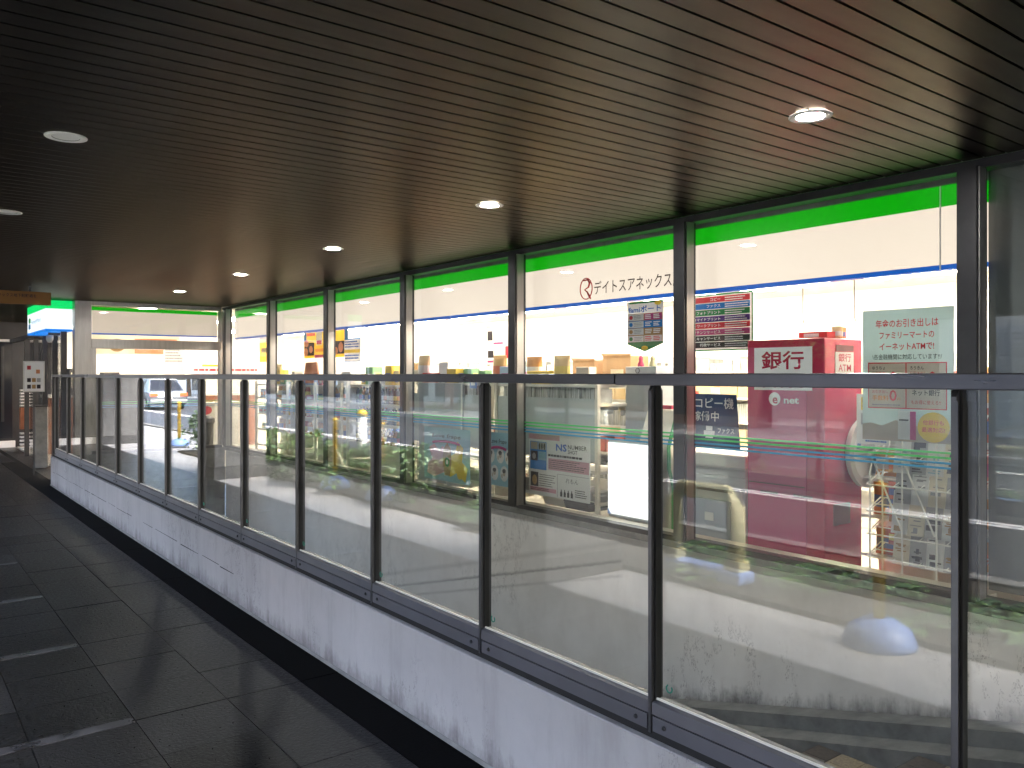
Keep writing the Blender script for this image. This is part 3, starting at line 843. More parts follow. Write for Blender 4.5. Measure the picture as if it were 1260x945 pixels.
# number shot poster
w, h = 0.80, 0.535
N = sheet('poster', 'white and pink event poster with four small photos low on the window', 'poster', FX(5.79, 0.490, 4.622), w, h, M['pap_white'])
rect(N, 'pink_band', 0.0, 0.42, h - 0.045, h, M['pap_pink'])
text(N, 'NS', 0.375, 0.405, 0.062, M['txt_blue'], 0.004, width=0.14, bold=0.03)
text(N, 'NUMBER', 0.530, 0.430, 0.036, M['txt_black'], 0.004, width=0.235, bold=0.01)
text(N, 'SHOT', 0.530, 0.390, 0.032, M['txt_black'], 0.004, width=0.12, bold=0.01)
lines(N, 0.27, 0.74, 0.345, 0.375, 1, M['txt_black'], 0.004, 0.6, 3)
rect(N, 'pink_band', 0.27, 0.79, 0.235, 0.335, M['pap_pink'])
lines(N, 0.28, 0.77, 0.245, 0.328, 5, M['txt_black'], 0.004, 0.35, 4)
rect(N, 'photo', 0.02, 0.245, 0.225, 0.47, M['pap_rblue'])
for (a, b, c, d, m) in ((0.03, 0.125, 0.40, 0.465, 'pap_sand'), (0.135, 0.238, 0.40, 0.465, 'pap_grey'), (0.03, 0.125, 0.30, 0.385, 'pap_dark'), (0.135, 0.238, 0.31, 0.385, 'pap_blue'), (0.03, 0.135, 0.075, 0.20, 'pap_dark')):
    rect(N, 'photo', a, b, c, d, M[m], 0.004)
for k in range(3): ell(N, 'figure', 0.155 + 0.032 * k, 0.43, 0.011, 0.03, M['txt_black'], 0.0055, 10)
ell(N, 'figure', 0.078, 0.34, 0.025, 0.028, M['pap_grey'], 0.0055, 12)
ell(N, 'figure', 0.085, 0.13, 0.034, 0.045, M['pap_brown'], 0.0055, 12)
rect(N, 'rule_line', 0.39, 0.394, 0.01, 0.205, M['txt_grey'], 0.003); rect(N, 'rule_line', 0.39, 0.79, 0.205, 0.209, M['txt_grey'], 0.003)
lines(N, 0.15, 0.37, 0.08, 0.195, 6, M['txt_black'], 0.004, 0.3, 5)
rect(N, 'pink_band', 0.02, 0.375, 0.035, 0.07, M['pap_pink']); lines(N, 0.03, 0.36, 0.04, 0.066, 2, M['txt_black'], 0.004, 0.4, 6)
text(N, 'れもん', 0.50, 0.140, 0.042, M['txt_black'], 0.004, width=0.16, bold=0.0, shear=0.2)
for k in range(4):
    part('bottle_picture', MB().prism([(0.43 + .045 * k, 0.02), (0.458 + .045 * k, 0.02), (0.458 + .045 * k, 0.055), (0.449 + .045 * k, 0.066), (0.449 + .045 * k, 0.08), (0.439 + .045 * k, 0.08), (0.439 + .045 * k, 0.066), (0.43 + .045 * k, 0.055)], 0.003, 0.004), M['txt_black'], N)
lines(N, 0.62, 0.77, 0.03, 0.10, 4, M['txt_black'], 0.004, 0.4, 8)

# two iced drink posters
def frappe(label, mtx, w, h, kind):
    t = sheet('poster', label, 'poster', mtx, w, h, M['pap_blue'], group='blue iced drink posters')
    cx = w * 0.5
    text(t, 'Love frape', cx, h - 0.115, 0.055, M['txt_black'], 0.004, align='c', width=w * 0.62, bold=0.01, shear=0.15)
    mb = MB(); pts = []
    for i in range(11):
        q = (i - 5) / 5; pts.append((cx + w * 0.29 * q, h - 0.155 + 0.018 * (1 - q * q), 0.003))
    mb.tube(pts, 0.013, 6); part('ribbon', mb, M['pap_mag'], t)
    if kind == 0:
        part('pink_splash', MB().prism([(0.06, 0.06), (0.20, 0.03), (0.42, 0.10), (0.44, 0.30), (0.36, 0.36), (0.30, 0.30), (0.20, 0.37), (0.10, 0.33), (0.16, 0.22), (0.08, 0.16)], 0.0008, 0.002), M['pap_pink'], t)
        part('yellow_splash', MB().prism([(0.50, 0.05), (0.62, 0.10), (0.78, 0.02), (0.82, 0.16), (0.72, 0.22), (0.74, 0.36), (0.64, 0.42), (0.60, 0.30), (0.50, 0.26)], 0.0008, 0.002), M['pap_yellow'], t)
        part('drink_cup', MB().prism([(0.40, 0.06), (0.50, 0.06), (0.53, 0.20), (0.52, 0.33), (0.45, 0.40), (0.38, 0.33), (0.37, 0.20)], 0.002, 0.003), M['pap_brown'], t)
        ell(t, 'cup_emblem', 0.45, 0.20, 0.045, 0.05, M['pap_dgreen'], 0.004, 16)
        ell(t, 'cup_emblem', 0.45, 0.20, 0.022, 0.025, M['pap_white'], 0.005, 12)
        ell(t, 'lemon', 0.68, 0.10, 0.05, 0.06, M['pap_yellow'], 0.004, 14)
    else:
        for (x, y) in ((0.09, 0.28), (0.24, 0.285), (0.37, 0.28), (0.15, 0.12), (0.30, 0.12)):
            ell(t, 'oval_photo', x, y, 0.058, 0.072, M['pap_white'], 0.002, 20)
            ell(t, 'face', x, y + 0.005, 0.022, 0.030, M['pap_sand'], 0.003, 12)
            ell(t, 'hair', x, y + 0.026, 0.027, 0.020, M['txt_black'], 0.004, 12)
            ell(t, 'hand', x - 0.032, y - 0.022, 0.012, 0.02, M['pap_sand'], 0.004, 8)
    return t
frappe('pale blue poster with a brown iced drink, pink and yellow fruit, left of the post', FX(7.582, 0.455, 4.622), 0.86, 0.545, 0)
frappe('pale blue poster with five oval portraits, right of the post', FX(6.46, 0.505, 4.622), 0.42, 0.50, 1)

# hanging boards deeper in the shop
Mt = sheet('hanging_poster', 'bright yellow hanging poster with pieces of fried chicken', 'poster', FX(13.0, 1.82, 5.6), 1.62, 0.46, M['pap_yellow'])
rect(Mt, 'blue_edge', 0.0, 0.10, 0.28, 0.46, M['pap_rblue']); rect(Mt, 'blue_edge', 1.5, 1.62, 0.2, 0.46, M['pap_rblue'])
rect(Mt, 'price_card', 0.48, 0.70, 0.20, 0.42, M['pap_white']); rect(Mt, 'price_card', 0.50, 0.68, 0.22, 0.28, M['pap_red'], 0.004)
rect(Mt, 'dark_field', 0.02, 0.40, 0.04, 0.25, M['pap_dark']); rect(Mt, 'dark_field', 1.0, 1.5, 0.05, 0.25, M['pap_dark'])
for (x, y, a, b) in ((0.10, 0.24, .09, .06), (0.08, 0.10, .08, .07), (0.28, 0.14, .07, .06), (1.08, 0.20, .08, .06), (1.2, 0.10, .08, .06), (1.38, 0.15, .08, .08)):
    ell(Mt, 'chicken_picture', x, y, a, b, M['meat'], 0.005, 14)
rect(Mt, 'pink_band', 0.42, 0.98, 0.0, 0.05, M['pap_mag'])
lines(Mt, 0.12, 0.45, 0.34, 0.42, 1, M['txt_red'], 0.004, 0.6); lines(Mt, 0.45, 0.95, 0.08, 0.16, 1, M['txt_orange'], 0.004, 0.6)
Bt = sheet('hanging_poster', 'blue and yellow hanging poster just right of the fried chicken poster', 'poster', FX(11.30, 1.74, 5.5), 0.52, 0.34, M['pap_white'])
rect(Bt, 'blue_edge', 0, 0.52, 0.325, 0.34, M['pap_rblue']); rect(Bt, 'blue_edge', 0.505, 0.52, 0, 0.325, M['pap_rblue']); rect(Bt, 'yellow_band', 0.0, 0.50, 0.13, 0.18, M['pap_yellow'])
rect(Bt, 'blue_edge', 0, 0.5, 0.0, 0.012, M['pap_rblue']); lines(Bt, 0.02, 0.48, 0.2, 0.31, 3, M['txt_blue'], 0.004, 0.6); lines(Bt, 0.02, 0.48, 0.03, 0.11, 2, M['txt_blue'], 0.004, 0.6)
Gt = sheet('hanging_poster', 'dull yellow-green banner hanging behind the first pane past the far corner', 'poster', FX(16.1, 1.80, 6.0), 0.9, 0.50, M['pap_yellow'])
rect(Gt, 'grey_edge', 0, 0.9, 0.38, 0.5, M['pap_grey']); lines(Gt, 0.1, 0.8, 0.15, 0.28, 1, M['txt_black'], 0.004, 0.7)
Wt = sheet('wall_poster', 'white four-picture notice hung behind the pane with cartons', 'poster', FX(8.64, 1.685, 6.2), 0.56, 0.50, M['pap_white'])
for (a, b, c, d, m) in ((0.02, 0.13, 0.30, 0.42, 'pap_dark'), (0.03, 0.15, 0.08, 0.17, 'pap_dark'), (0.40, 0.52, 0.07, 0.22, 'pap_red'), (0.15, 0.35, 0.25, 0.275, 'pap_mag'), (0.02, 0.36, 0.02, 0.045, 'pap_mag'), (0.0, 0.10, 0.455, 0.49, 'pap_grey'), (0.0, 0.56, 0.232, 0.238, 'pap_grey')):
    rect(Wt, 'print_block', a, b, c, d, M[m])

# copier sign and copier
Cs = sheet('copier_sign', 'navy copier sign with white Japanese lettering standing on the copier', 'sign', FX(4.35, 1.005, 4.95), 0.58, 0.40, M['navy'], poly=[(0.02, 0), (0.60, 0), (0.565, 0.40), (0.0, 0.40)])
text(Cs, 'コピー機', 0.19, 0.292, 0.080, M['txt_white'], 0.004, width=0.355, bold=0.006)
text(Cs, '稼働中', 0.16, 0.195, 0.075, M['txt_white'], 0.004, width=0.25, bold=0.006)
text(Cs, 'ファクス', 0.40, 0.110, 0.040, M['txt_white'], 0.004, width=0.15, bold=0.012)
ic = MB(); ic.box(0.27, 0.37, 0.085, 0.125, 0.002, 0.0035).box(0.29, 0.35, 0.127, 0.16, 0.002, 0.0035).box(0.285, 0.355, 0.070, 0.083, 0.002, 0.0035)
part('printer_icon', ic, M['txt_white'], Cs)
cp = thing('copier', 'pale grey multifunction copier below the navy sign', 'copier', (5.2, 4.03, 0))
part('body', bx(-0.25, 0.25, -0.33, 0.33, 0.03, 0.80), M['grey_plastic'], cp, bevel=0.015)
part('scanner_lid', bx(-0.27, 0.26, -0.34, 0.34, 0.86, 0.965), M['shelf_white'], cp, bevel=0.015)
part('scanner_bed', bx(-0.24, 0.25, -0.32, 0.32, 0.802, 0.858), M['grey_plastic'], cp)
part('rear_panel', bx(-0.262, -0.2515, -0.20, 0.20, 0.30, 0.62), M['panel_grey'], cp)
part('vent', bx(-0.258, -0.2515, -0.22, 0.12, 0.68, 0.70), M['dgrey_plastic'], cp)
part('label_plate', bx(-0.268, -0.263, -0.05, 0.03, 0.46, 0.52), M['shelf_white'], cp)
part('side_tray', bx(-0.15, 0.20, -0.36, -0.331, 0.55, 0.78), M['dgrey_plastic'], cp)
part('power_cord', MB().tube([(-0.26, -0.29, 0.72), (-0.28, -0.33, 0.62), (-0.27, -0.34, 0.4), (-0.27, -0.33, 0.1)], 0.008), M['wire'], cp)

# ticket kiosk with green edge
fk = thing('ticket_kiosk', 'cream service kiosk with green edge strip left of the copier', 'kiosk', (5.15, 4.56, 0))
prof = [(-0.20, 0.02), (0.22, 0.02), (0.22, 0.95), (0.12, 1.27), (-0.10, 1.27), (-0.20, 1.02)]
part('body', MB().prism(prof, -0.13, 0.19, 'y'), M['cream'], fk, bevel=0.01)
mb = MB()
mb.tube([(-0.11, -0.14, 1.26), (-0.17, -0.14, 1.10), (-0.215, -0.14, 0.98), (-0.21, -0.14, 0.80), (-0.16, -0.14, 0.66), (-0.16, -0.14, 0.32), (-0.16, -0.14, 0.05)], 0.016, 6)
part('green_edge', mb, M['green_edge'], fk)
part('rear_cover', bx(-0.212, -0.2, -0.05, 0.15, 0.55, 0.95), M['grey_plastic'], fk)
part('red_cap', bx(-0.08, 0.02, -0.05, 0.1, 1.271, 1.30), M['atm_pink'], fk)

# backlit white panel box
bp_ = thing('lightbox', 'blank glowing white lightbox panel standing low behind the window', 'lightbox', (4.80, 4.70, 0.377))
part('case', bx(0.0, 0.09, -0.265, 0.262, 0.0, 0.64), M['panel_grey'], bp_, bevel=0.01)
part('lit_face', MB().prism([(-0.25, 0.03), (0.215, 0.03), (0.25, 0.075), (0.25, 0.615), (-0.25, 0.615)], -0.012, -0.001, 'x'), M['backlit'], bp_)
part('blue_corner', MB().prism([(0.225, 0.025), (0.256, 0.025), (0.256, 0.065)], -0.012, -0.002, 'x'), M['base_blue'], bp_)

# tall grey cabinet
gc = thing('cabinet', 'tall blue-grey cabinet behind the glowing lightbox', 'cabinet', (5.35, 4.98, 0))
part('body', bx(-0.15, 0.25, -0.18, 0.18, 0, 1.62), M['panel_grey'], gc, bevel=0.006)
part('emblem', MB().tube([(-0.153, 0.03 + 0.022 * math.cos(a), 1.585 + 0.022 * math.sin(a)) for a in [R(30 * i) for i in range(12)]], 0.003, 5, True), M['dgrey_plastic'], gc)
part('base_plinth', bx(-0.155, -0.151, -0.17, 0.17, 0.0, 0.08), M['dgrey_plastic'], gc)
tg = thing('figurine', 'tiny red figure standing on the tall grey cabinet', 'ornament', (5.25, 5.02, 1.62))
part('body', MB().lathe([(0.028, 0), (0.03, 0.02), (0.016, 0.05), (0.02, 0.06), (0.018, 0.085), (0.002, 0.1)], 10), M['atm_pink'], tg, smooth=True)
tg = thing('figurine', 'tiny yellow-green figure standing on the tall grey cabinet', 'ornament', (5.25, 4.88, 1.62))
part('body', MB().lathe([(0.03, 0), (0.034, 0.03), (0.02, 0.05), (0.026, 0.07), (0.002, 0.1)], 10), M['pale_yellow'], tg, smooth=True)

# ATM
at = thing('cash_machine', 'tall crimson cash machine with white bank lettering', 'cash machine', (0, 0, 0))
AX0, AX1, AY0, AY1, AZ = 4.85, 5.30, 3.015, 3.615, 1.79
part('body', bx(AX0, AX1, AY0, AY1, 0.02, AZ), M['atm_red'], at, bevel=0.008)
fr = bpy.data.objects.new('front_panel', None)
bpy.data.objects.remove(fr)
pf = part('front_panel', bx(AX0 - 0.006, AX0 - 0.0005, AY0 + 0.13, AY1 - 0.012, 0.36, AZ - 0.05), mat('atm_panel', (0.48, 0.05, 0.14), 0.25), at)
def on_front(mtx_y, z):  # local mesh frame for lettering parented to the cash machine
    return FX(mtx_y, z, AX0 - 0.0075)
lab = part('label_plate', bx(AX0 - 0.0085, AX0 - 0.0065, AY0 + 0.085, AY1 - 0.065, 1.445, 1.735), M['txt_white'], at)
def atm_text(s, y, z, h, m, w, b, x=AX0 - 0.0095):
    o = text(at, s, 0, 0, h, m, 0, align='c', width=w, bold=b); o.data.transform(FX(y, z, x)); return o
ymid = (AY0 + 0.085 + AY1 - 0.065) / 2
atm_text('銀行', ymid, 1.585, 0.125, M['atm_red'], 0.33, 0.02)
atm_text('ATM', ymid, 1.462, 0.095, M['atm_red'], 0.31, 0.01)
mb = MB(); mb.prism([(0.045 * math.cos(a), 0.045 * math.sin(a)) for a in [R(15 * i) for i in range(24)]], 0, 0.001)
o = part('round_logo', mb, M['txt_white'], at); o.data.transform(FX(ymid + 0.06, 1.385, AX0 - 0.0085))
o = text(at, 'e', 0, 0, 0.045, M['atm_red'], 0, align='c', bold=0.03); o.data.transform(Matrix.Translation((0, 0, 0)) @ FX(ymid + 0.055, 1.352, AX0 - 0.0105))
atm_text('net', ymid - 0.07, 1.355, 0.042, M['txt_white'], 0.115, 0.03)
for y in (3.10, 3.36): part('vent_slot', bx(AX0 - 0.009, AX0 - 0.0065, y, y + 0.14, 0.735, 0.752), M['atm_dark'], at)
part('panel_gap', bx(AX0 - 0.0075, AX0 - 0.0062, AY0 + 0.14, AY1 - 0.02, 0.80, 0.808), M['atm_dark'], at)
part('side_label', bx(AX0 + 0.12, AX0 + 0.34, AY0 - 0.003, AY0 - 0.0005, 1.56, 1.70), M['pap_white'], at)
o = text(at, '銀行', 0, 0, 0.055, M['atm_red'], 0, align='c', width=0.15, bold=0.012); o.data.transform(FY(AX0 + 0.23, 1.635, AY0 - 0.004))
o = text(at, 'ATM', 0, 0, 0.045, M['atm_red'], 0, align='c', width=0.15, bold=0.004); o.data.transform(FY(AX0 + 0.23, 1.572, AY0 - 0.004))
mb = MB(); mb.prism([(0.014 * math.cos(a), 0.014 * math.sin(a)) for a in [R(30 * i) for i in range(12)]], 0, 0.001)
o = part('round_logo', mb, M['txt_white'], at); o.data.transform(FY(AX0 + 0.21, 1.535, AY0 - 0.003))
part('side_recess', bx(AX0 + 0.13, AX0 + 0.34, AY0 - 0.003, AY0 - 0.0005, 1.705, 1.745), M['atm_dark'], at)
part('side_vent', bx(AX0 + 0.10, AX0 + 0.30, AY0 - 0.003, AY0 - 0.0005, 0.56, 0.70), M['atm_dark'], at)
dz, dx = 1.03, 5.30
o = part('side_shield', MB().lathe([(0.0, 0.0), (0.205, 0.0), (0.23, 0.01), (0.24, 0.02), (0.24, 0.05), (0.0, 0.05)], 40), M['grey_plastic'], at, smooth=False)
o.data.transform(Matrix.Translation((dx, AY0 - 0.002, dz)) @ Matrix.Rotation(R(90), 4, 'X'))
o = part('shield_face', MB().lathe([(0.0, 0.05), (0.19, 0.05), (0.195, 0.0535), (0.0, 0.054)], 40), M['txt_white'], at)
o.data.transform(Matrix.Translation((dx, AY0 - 0.002, dz)) @ Matrix.Rotation(R(90), 4, 'X'))
o = part('blue_mark', MB().prism([(-0.17, 0.03), (-0.12, 0.03), (-0.11, 0.12), (-0.145, 0.10)], 0.056, 0.057), M['base_blue'], at)
o.data.transform(Matrix.Translation((dx, AY0 - 0.002, dz)) @ Matrix.Rotation(R(90), 4, 'X'))
# things on top of it
rb = thing('red_box', 'flat red printed box lying on top of the cash machine', 'box', (5.0, 3.17, AZ))
part('carton', bx(-0.05, 0.06, -0.11, 0.10, 0.0, 0.045), M['pap_red'], rb)
part('print', bx(-0.053, -0.051, -0.05, 0.06, 0.012, 0.034), M['txt_white'], rb)

# product prototypes
def carton(name, w, d, h):
    mb = MB(); mb.box(-d / 2, d / 2, -w / 2, w / 2, 0, h)
    mb.cur = 1
    mb.box(-d / 2 - 0.001, -d / 2 + 0.001, -w * 0.38, w * 0.38, h * 0.2, h * 0.62)
    mb.box(-d * 0.3, d * 0.3, -w / 2 - 0.001, -w / 2 + 0.001, h * 0.25, h * 0.7)
    mb.cur = 0
    mb.prism([(-d / 2, h), (d / 2, h), (d / 2 - 0.004, h + 0.003), (-d / 2 + 0.004, h + 0.003)], -w / 2, w / 2, 'y')
    return mb.mesh(name, [M['prod'], M['prod2']])
def bag(name):
    mb = MB(); n = 8; w, h, t = 0.075, 0.2, 0.035
    prev = None
    for i in range(n + 1):
        z = h * i / n; k = math.sin(math.pi * i / n) ** 0.5 if 0 < i < n else 0.05
        ring = []
        for j in range(12):
            a = 2 * math.pi * j / 12
            ring.append((t * k * math.cos(a), (w + 0.006 * (1 - k)) * math.sin(a), z))
        b = len(mb.v); mb.v += ring
        if prev is not None:
            for j in range(12):
                mb.f.append((prev + j, prev + (j + 1) % 12, b + (j + 1) % 12, b + j)); mb.mi.append(1 if 3 <= i <= 5 else 0)
        prev = b
    return mb.mesh(name, [M['snack'], M['prod2']])
def bottle(name):
    mb = MB(); mb.lathe([(0.0, 0), (0.032, 0), (0.034, 0.01), (0.034, 0.13), (0.028, 0.16), (0.013, 0.19), (0.013, 0.205), (0.0, 0.205)], 10)
    mb.cur = 1; mb.lathe([(0.0348, 0.05), (0.0348, 0.11)], 10); mb.lathe([(0.0, 0.204), (0.015, 0.204), (0.015, 0.222), (0, 0.222)], 8)
    return mb.mesh(name, [M['drink'], M['prod2']])
CART = [carton('product_carton', w, d, h) for (w, d, h) in ((0.16, 0.12, 0.11), (0.11, 0.09, 0.14), (0.20, 0.14, 0.07), (0.09, 0.06, 0.09))]
BAG, BOT = bag('snack_bag'), bottle('drink_bottle')
rp = random.Random(11)
def product(kind, x, y, z, label, group, rz=None, s=None):
    me = {'c': rp.choice(CART), 'b': BAG, 'd': BOT}[kind]
    o = link({'c': 'product_carton', 'b': 'snack_bag', 'd': 'drink_bottle'}[kind], me, None, (x, y, z))
    o.rotation_euler = (0, 0, rp.uniform(-0.12, 0.12) if rz is None else rz)
    k = s or rp.uniform(0.85, 1.1)
    o.scale = (k, k, k)
    return tag(o, label, {'c': 'carton', 'b': 'snack bag', 'd': 'bottle'}[kind], group)
for i, x in enumerate((5.06, 5.14, 5.22, 5.28)):
    product('b', x, 3.06 + 0.03 * i, AZ - 0.002, ORD[i] + ' small snack bag from the left on top of the cash machine', 'snacks on the cash machine', s=0.42)

# display shelving ---------------------------------------------------
def gondola(label, x, y0, y1, depth, height, levels, back='near', group=None, cat='shelf unit', fillers=(), seed=1, m=None):
    """shelf unit running along Y; its grey back panel towards the window (x = front of the back panel)"""
    m = m or M['shelf_grey']
    t = thing('shelf_unit', label, cat, (x, (y0 + y1) / 2, 0), group=group)
    L = (y1 - y0) / 2
    part('base_plinth', bx(0.0, depth, -L, L, 0, 0.12), M['shelf_white'], t)
    if back == 'near': part('back_panel', bx(0.0, 0.02, -L + 0.03, L - 0.03, 0.80, height - 0.14), m, t)
    else: part('back_panel', bx(depth - 0.02, depth, -L, L, 0.12, height), M['shelf_white'], t)
    for yy in (-L, L - 0.035): part('upright', bx(-0.012, 0.022, yy, yy + 0.035, 0.12, height - 0.02), M['cream'], t)
    if L > 0.8: part('upright', bx(-0.012, 0.022, -0.017, 0.017, 0.12, height - 0.02), M['cream'], t)
    for z in levels: part('shelf', bx(0.025, depth, -L + 0.002, L - 0.002, z - 0.025, z), M['shelf_white'], t)
    r = random.Random(seed)
    for (z, hmin, hmax, mm, nm, xa, xb) in fillers:
        mb = MB(); y = -L + 0.04
        while y < L - 0.08:
            w = r.uniform(0.012, 0.04) if nm == 'magazines' else r.uniform(0.07, 0.16)
            mb.box(xa + r.uniform(0, 0.02), xb, y, y + w * 0.93, z + 0.001, z + r.uniform(hmin, hmax)); y += w
        o = part(nm, mb, mm, t); o["kind"] = 'stuff'
    return t
MAG = [('magazines', 0)]
g1 = gondola('low magazine rack with grey-green back between the cabinet and the post', 4.86, 5.14, 6.62, 0.42, 1.48, (0.45, 0.72, 1.05, 1.30), group='magazine racks along the windows', seed=2,
             fillers=((1.30, 0.12, 0.19, M['books'], 'magazines', 0.03, 0.2), (1.05, 0.03, 0.05, M['snack'], 'paperbacks', 0.03, 0.3), (0.45, 0.02, 0.10, M['pap_grey'], 'newspapers', 0.03, 0.38)))
g2 = gondola('low magazine rack with grey-green back behind the iced drink posters', 4.86, 6.68, 8.25, 0.42, 1.48, (0.45, 0.72, 1.05, 1.30), group='magazine racks along the windows', seed=4,
             fillers=((1.30, 0.12, 0.19, M['books'], 'magazines', 0.03, 0.2), (0.45, 0.02, 0.10, M['pap_grey'], 'newspapers', 0.03, 0.38)))
wp = thing('panel', 'tall pale grey panel standing behind the iced drink poster', 'panel', (4.83, 7.62, 0.377))
part('board', bx(0, 0.02, -0.45, 0.42, 0, 1.08), M['panel_grey'], wp); part('edge_strip', bx(-0.004, 0.0, -0.455, -0.43, 0, 1.08), M['shelf_white'], wp)
wt = thing('price_tag', 'small blue tag clipped at the top of the magazine rack', 'tag', (4.84, 6.98, 1.41))
part('card', bx(-0.004, 0, -0.06, 0.06, 0, 0.10), M['base_blue'], wt); part('print', bx(-0.006, -0.0045, -0.035, 0.035, 0.03, 0.06), M['txt_white'], wt)
g3 = gondola('dark drinks shelving behind the window left of the pale panel', 5.0, 8.4, 10.2, 0.45, 1.50, (0.40, 0.66, 0.92, 1.18, 1.42), back='far', group='open shelving along the windows', seed=6, fillers=())
g4 = gondola('open goods shelving behind the window with the fried chicken poster', 5.0, 10.35, 12.1, 0.45, 1.46, (0.40, 0.66, 0.92, 1.18, 1.40), back='far', group='open shelving along the windows', seed=8, fillers=())
g5 = gondola('open goods shelving in the window corner beside the far cross window', 5.0, 12.25, 13.6, 0.45, 1.46, (0.40, 0.66, 0.92, 1.18, 1.40), back='far', group='open shelving along the windows', seed=9, fillers=())
SHELF = {0.66: 'lowest', 0.92: 'middle', 1.18: 'upper'}
for (ya, yb, kinds, lb) in ((8.45, 10.1, 'd', 'dark drinks shelving'), (10.4, 12.0, 'dcb', 'shelving below the chicken poster'), (12.3, 13.5, 'cb', 'shelving in the window corner')):
    for z in (0.66, 0.92, 1.18):
        y = ya + 0.06; n = 0
        while y < yb:
            k = rp.choice(kinds)
            product(k, 5.09, y, z, ORD[n] + {'d': ' item, a dark bottle, on the ', 'c': ' item, a carton, on the ', 'b': ' item, a bag, on the '}[k] + SHELF[z] + ' shelf of the ' + lb, 'goods on the open window shelving', s=0.95)
            y += {'d': 0.085, 'c': 0.2, 'b': 0.165}[k]; n += 1
# rows of cartons on the shelf tops
for (ya, yb, z, x, lb) in ((5.22, 6.58, 1.462, 5.0, 'magazine rack beside the grey cabinet'), (6.75, 8.2, 1.462, 5.0, 'magazine rack behind the iced drink posters'), (8.5, 10.1, 1.42, 5.15, 'dark drinks shelving'), (10.4, 12.0, 1.40, 5.15, 'shelving below the chicken poster'), (12.3, 13.5, 1.40, 5.15, 'shelving in the window corner')):
    y = ya; n = 0
    while y < yb:
        product('c' if rp.random() < 0.8 else 'b', x + rp.uniform(-0.03, 0.05), y, z, ORD[n] + ' packet from the right, top of ' + lb, 'packets on the shelf tops', s=rp.uniform(1.2, 1.75))
        y += rp.uniform(0.20, 0.29); n += 1
mb_top = MB()
for gq in (g1, g2): part('top_shelf', bx(0.0, 0.40, -0.70, 0.70, 1.438, 1.462), M['shelf_white'], gq)
# newspapers lying low
for i, (y, m, lb) in enumerate(((5.35, 'pap_dark', 'dark folded newspapers stacked under the event poster'), (5.62, 'pap_cream', 'pale folded newspapers stacked under the event poster'), (6.35, 'pap_cream', 'cream paper stack lying below the oval portrait poster'), (7.2, 'pap_white', 'white paper stack lying below the iced drink poster'))):
    t = thing('newspaper_stack', lb, 'newspapers', (4.80, y, 0.377), 0.1 * i)
    for q in range(4): part('newspaper', bx(-0.0, 0.22 + 0.01 * q, -0.16 + 0.01 * q, 0.15 + 0.008 * q, 0.018 * q, 0.018 * q + 0.016), M[m], t)

# middle gondolas deeper in the shop
for i, (x, y0, y1) in enumerate(((6.3, 5.4, 9.3), (6.3, 10.0, 13.6), (7.9, 3.6, 9.3), (7.9, 10.0, 14.5), (9.9, 2.2, 9.0), (9.9, 9.2, 16.0))):
    h = 1.42 if x < 9 else 1.95
    lv = [0.4, 0.7, 1.0, 1.28] + ([1.6] if x > 9 else [])
    gondola(['first middle aisle shelf unit full of packets', 'second middle aisle shelf unit nearer the counter', 'inner aisle shelf unit behind the copier', 'inner aisle shelf unit nearer the counter', 'tall wall shelving at the back on the right', 'tall wall shelving at the back on the left'][i],
            x, y0, y1, 0.5, h, lv, back='far', group='aisle shelving inside the shop', seed=20 + i,
            fillers=[(z, 0.1, 0.22, (M['snack'] if q % 2 else M['books']), 'packets', 0.05, 0.4) for q, z in enumerate(lv)], m=M['shelf_white'])
# packets of mixed colours on top of the first aisle unit
for (x, y0, y1) in ((6.45, 5.5, 9.2), (8.1, 3.7, 9.2)):
    y = y0; n = 0
    while y < y1:
        product('b' if rp.random() < 0.3 else 'c', x, y, 1.283, ORD[n] + ' packet from the right on the ' + ('first aisle unit' if x < 7 else 'inner aisle unit'), 'packets on the aisle shelves'); y += rp.uniform(0.2, 0.4); n += 1
for i, (y, w, h) in enumerate(((6.55, 0.34, 0.26), (6.05, 0.40, 0.30), (5.62, 0.2, 0.16))):
    t = thing('cardboard_box', ['brown cardboard box at the left on the aisle shelf', 'largest brown cardboard box on the aisle shelf', 'smallest brown cardboard box on the aisle shelf'][i], 'box', (6.1, y, 1.44), group='cardboard boxes on the aisle shelf')
    part('box_body', bx(-0.13, 0.13, -w / 2, w / 2, 0, h), M['kraft'], t); part('flap', MB().prism([(-w / 2, h), (w / 2, h), (w / 2 + 0.03, h + 0.03), (-w / 2 - 0.01, h + 0.02)], -0.135, -0.13, 'x'), M['kraft'], t)
    part('box_label', bx(-0.134, -0.1305, -w * 0.25, w * 0.2, h * 0.2, h * 0.55), M['pap_cream'], t)
# support shelf for the cardboard boxes
ss = thing('display_rack', 'pale display rack carrying the cardboard boxes', 'rack', (6.1, 6.1, 0))
part('rack_top', bx(-0.16, 0.16, -0.8, 0.8, 1.41, 1.44), M['shelf_white'], ss)
for y in (-0.78, 0.74): part('rack_leg', bx(-0.15, 0.15, y, y + 0.03, 0, 1.41), M['shelf_white'], ss)

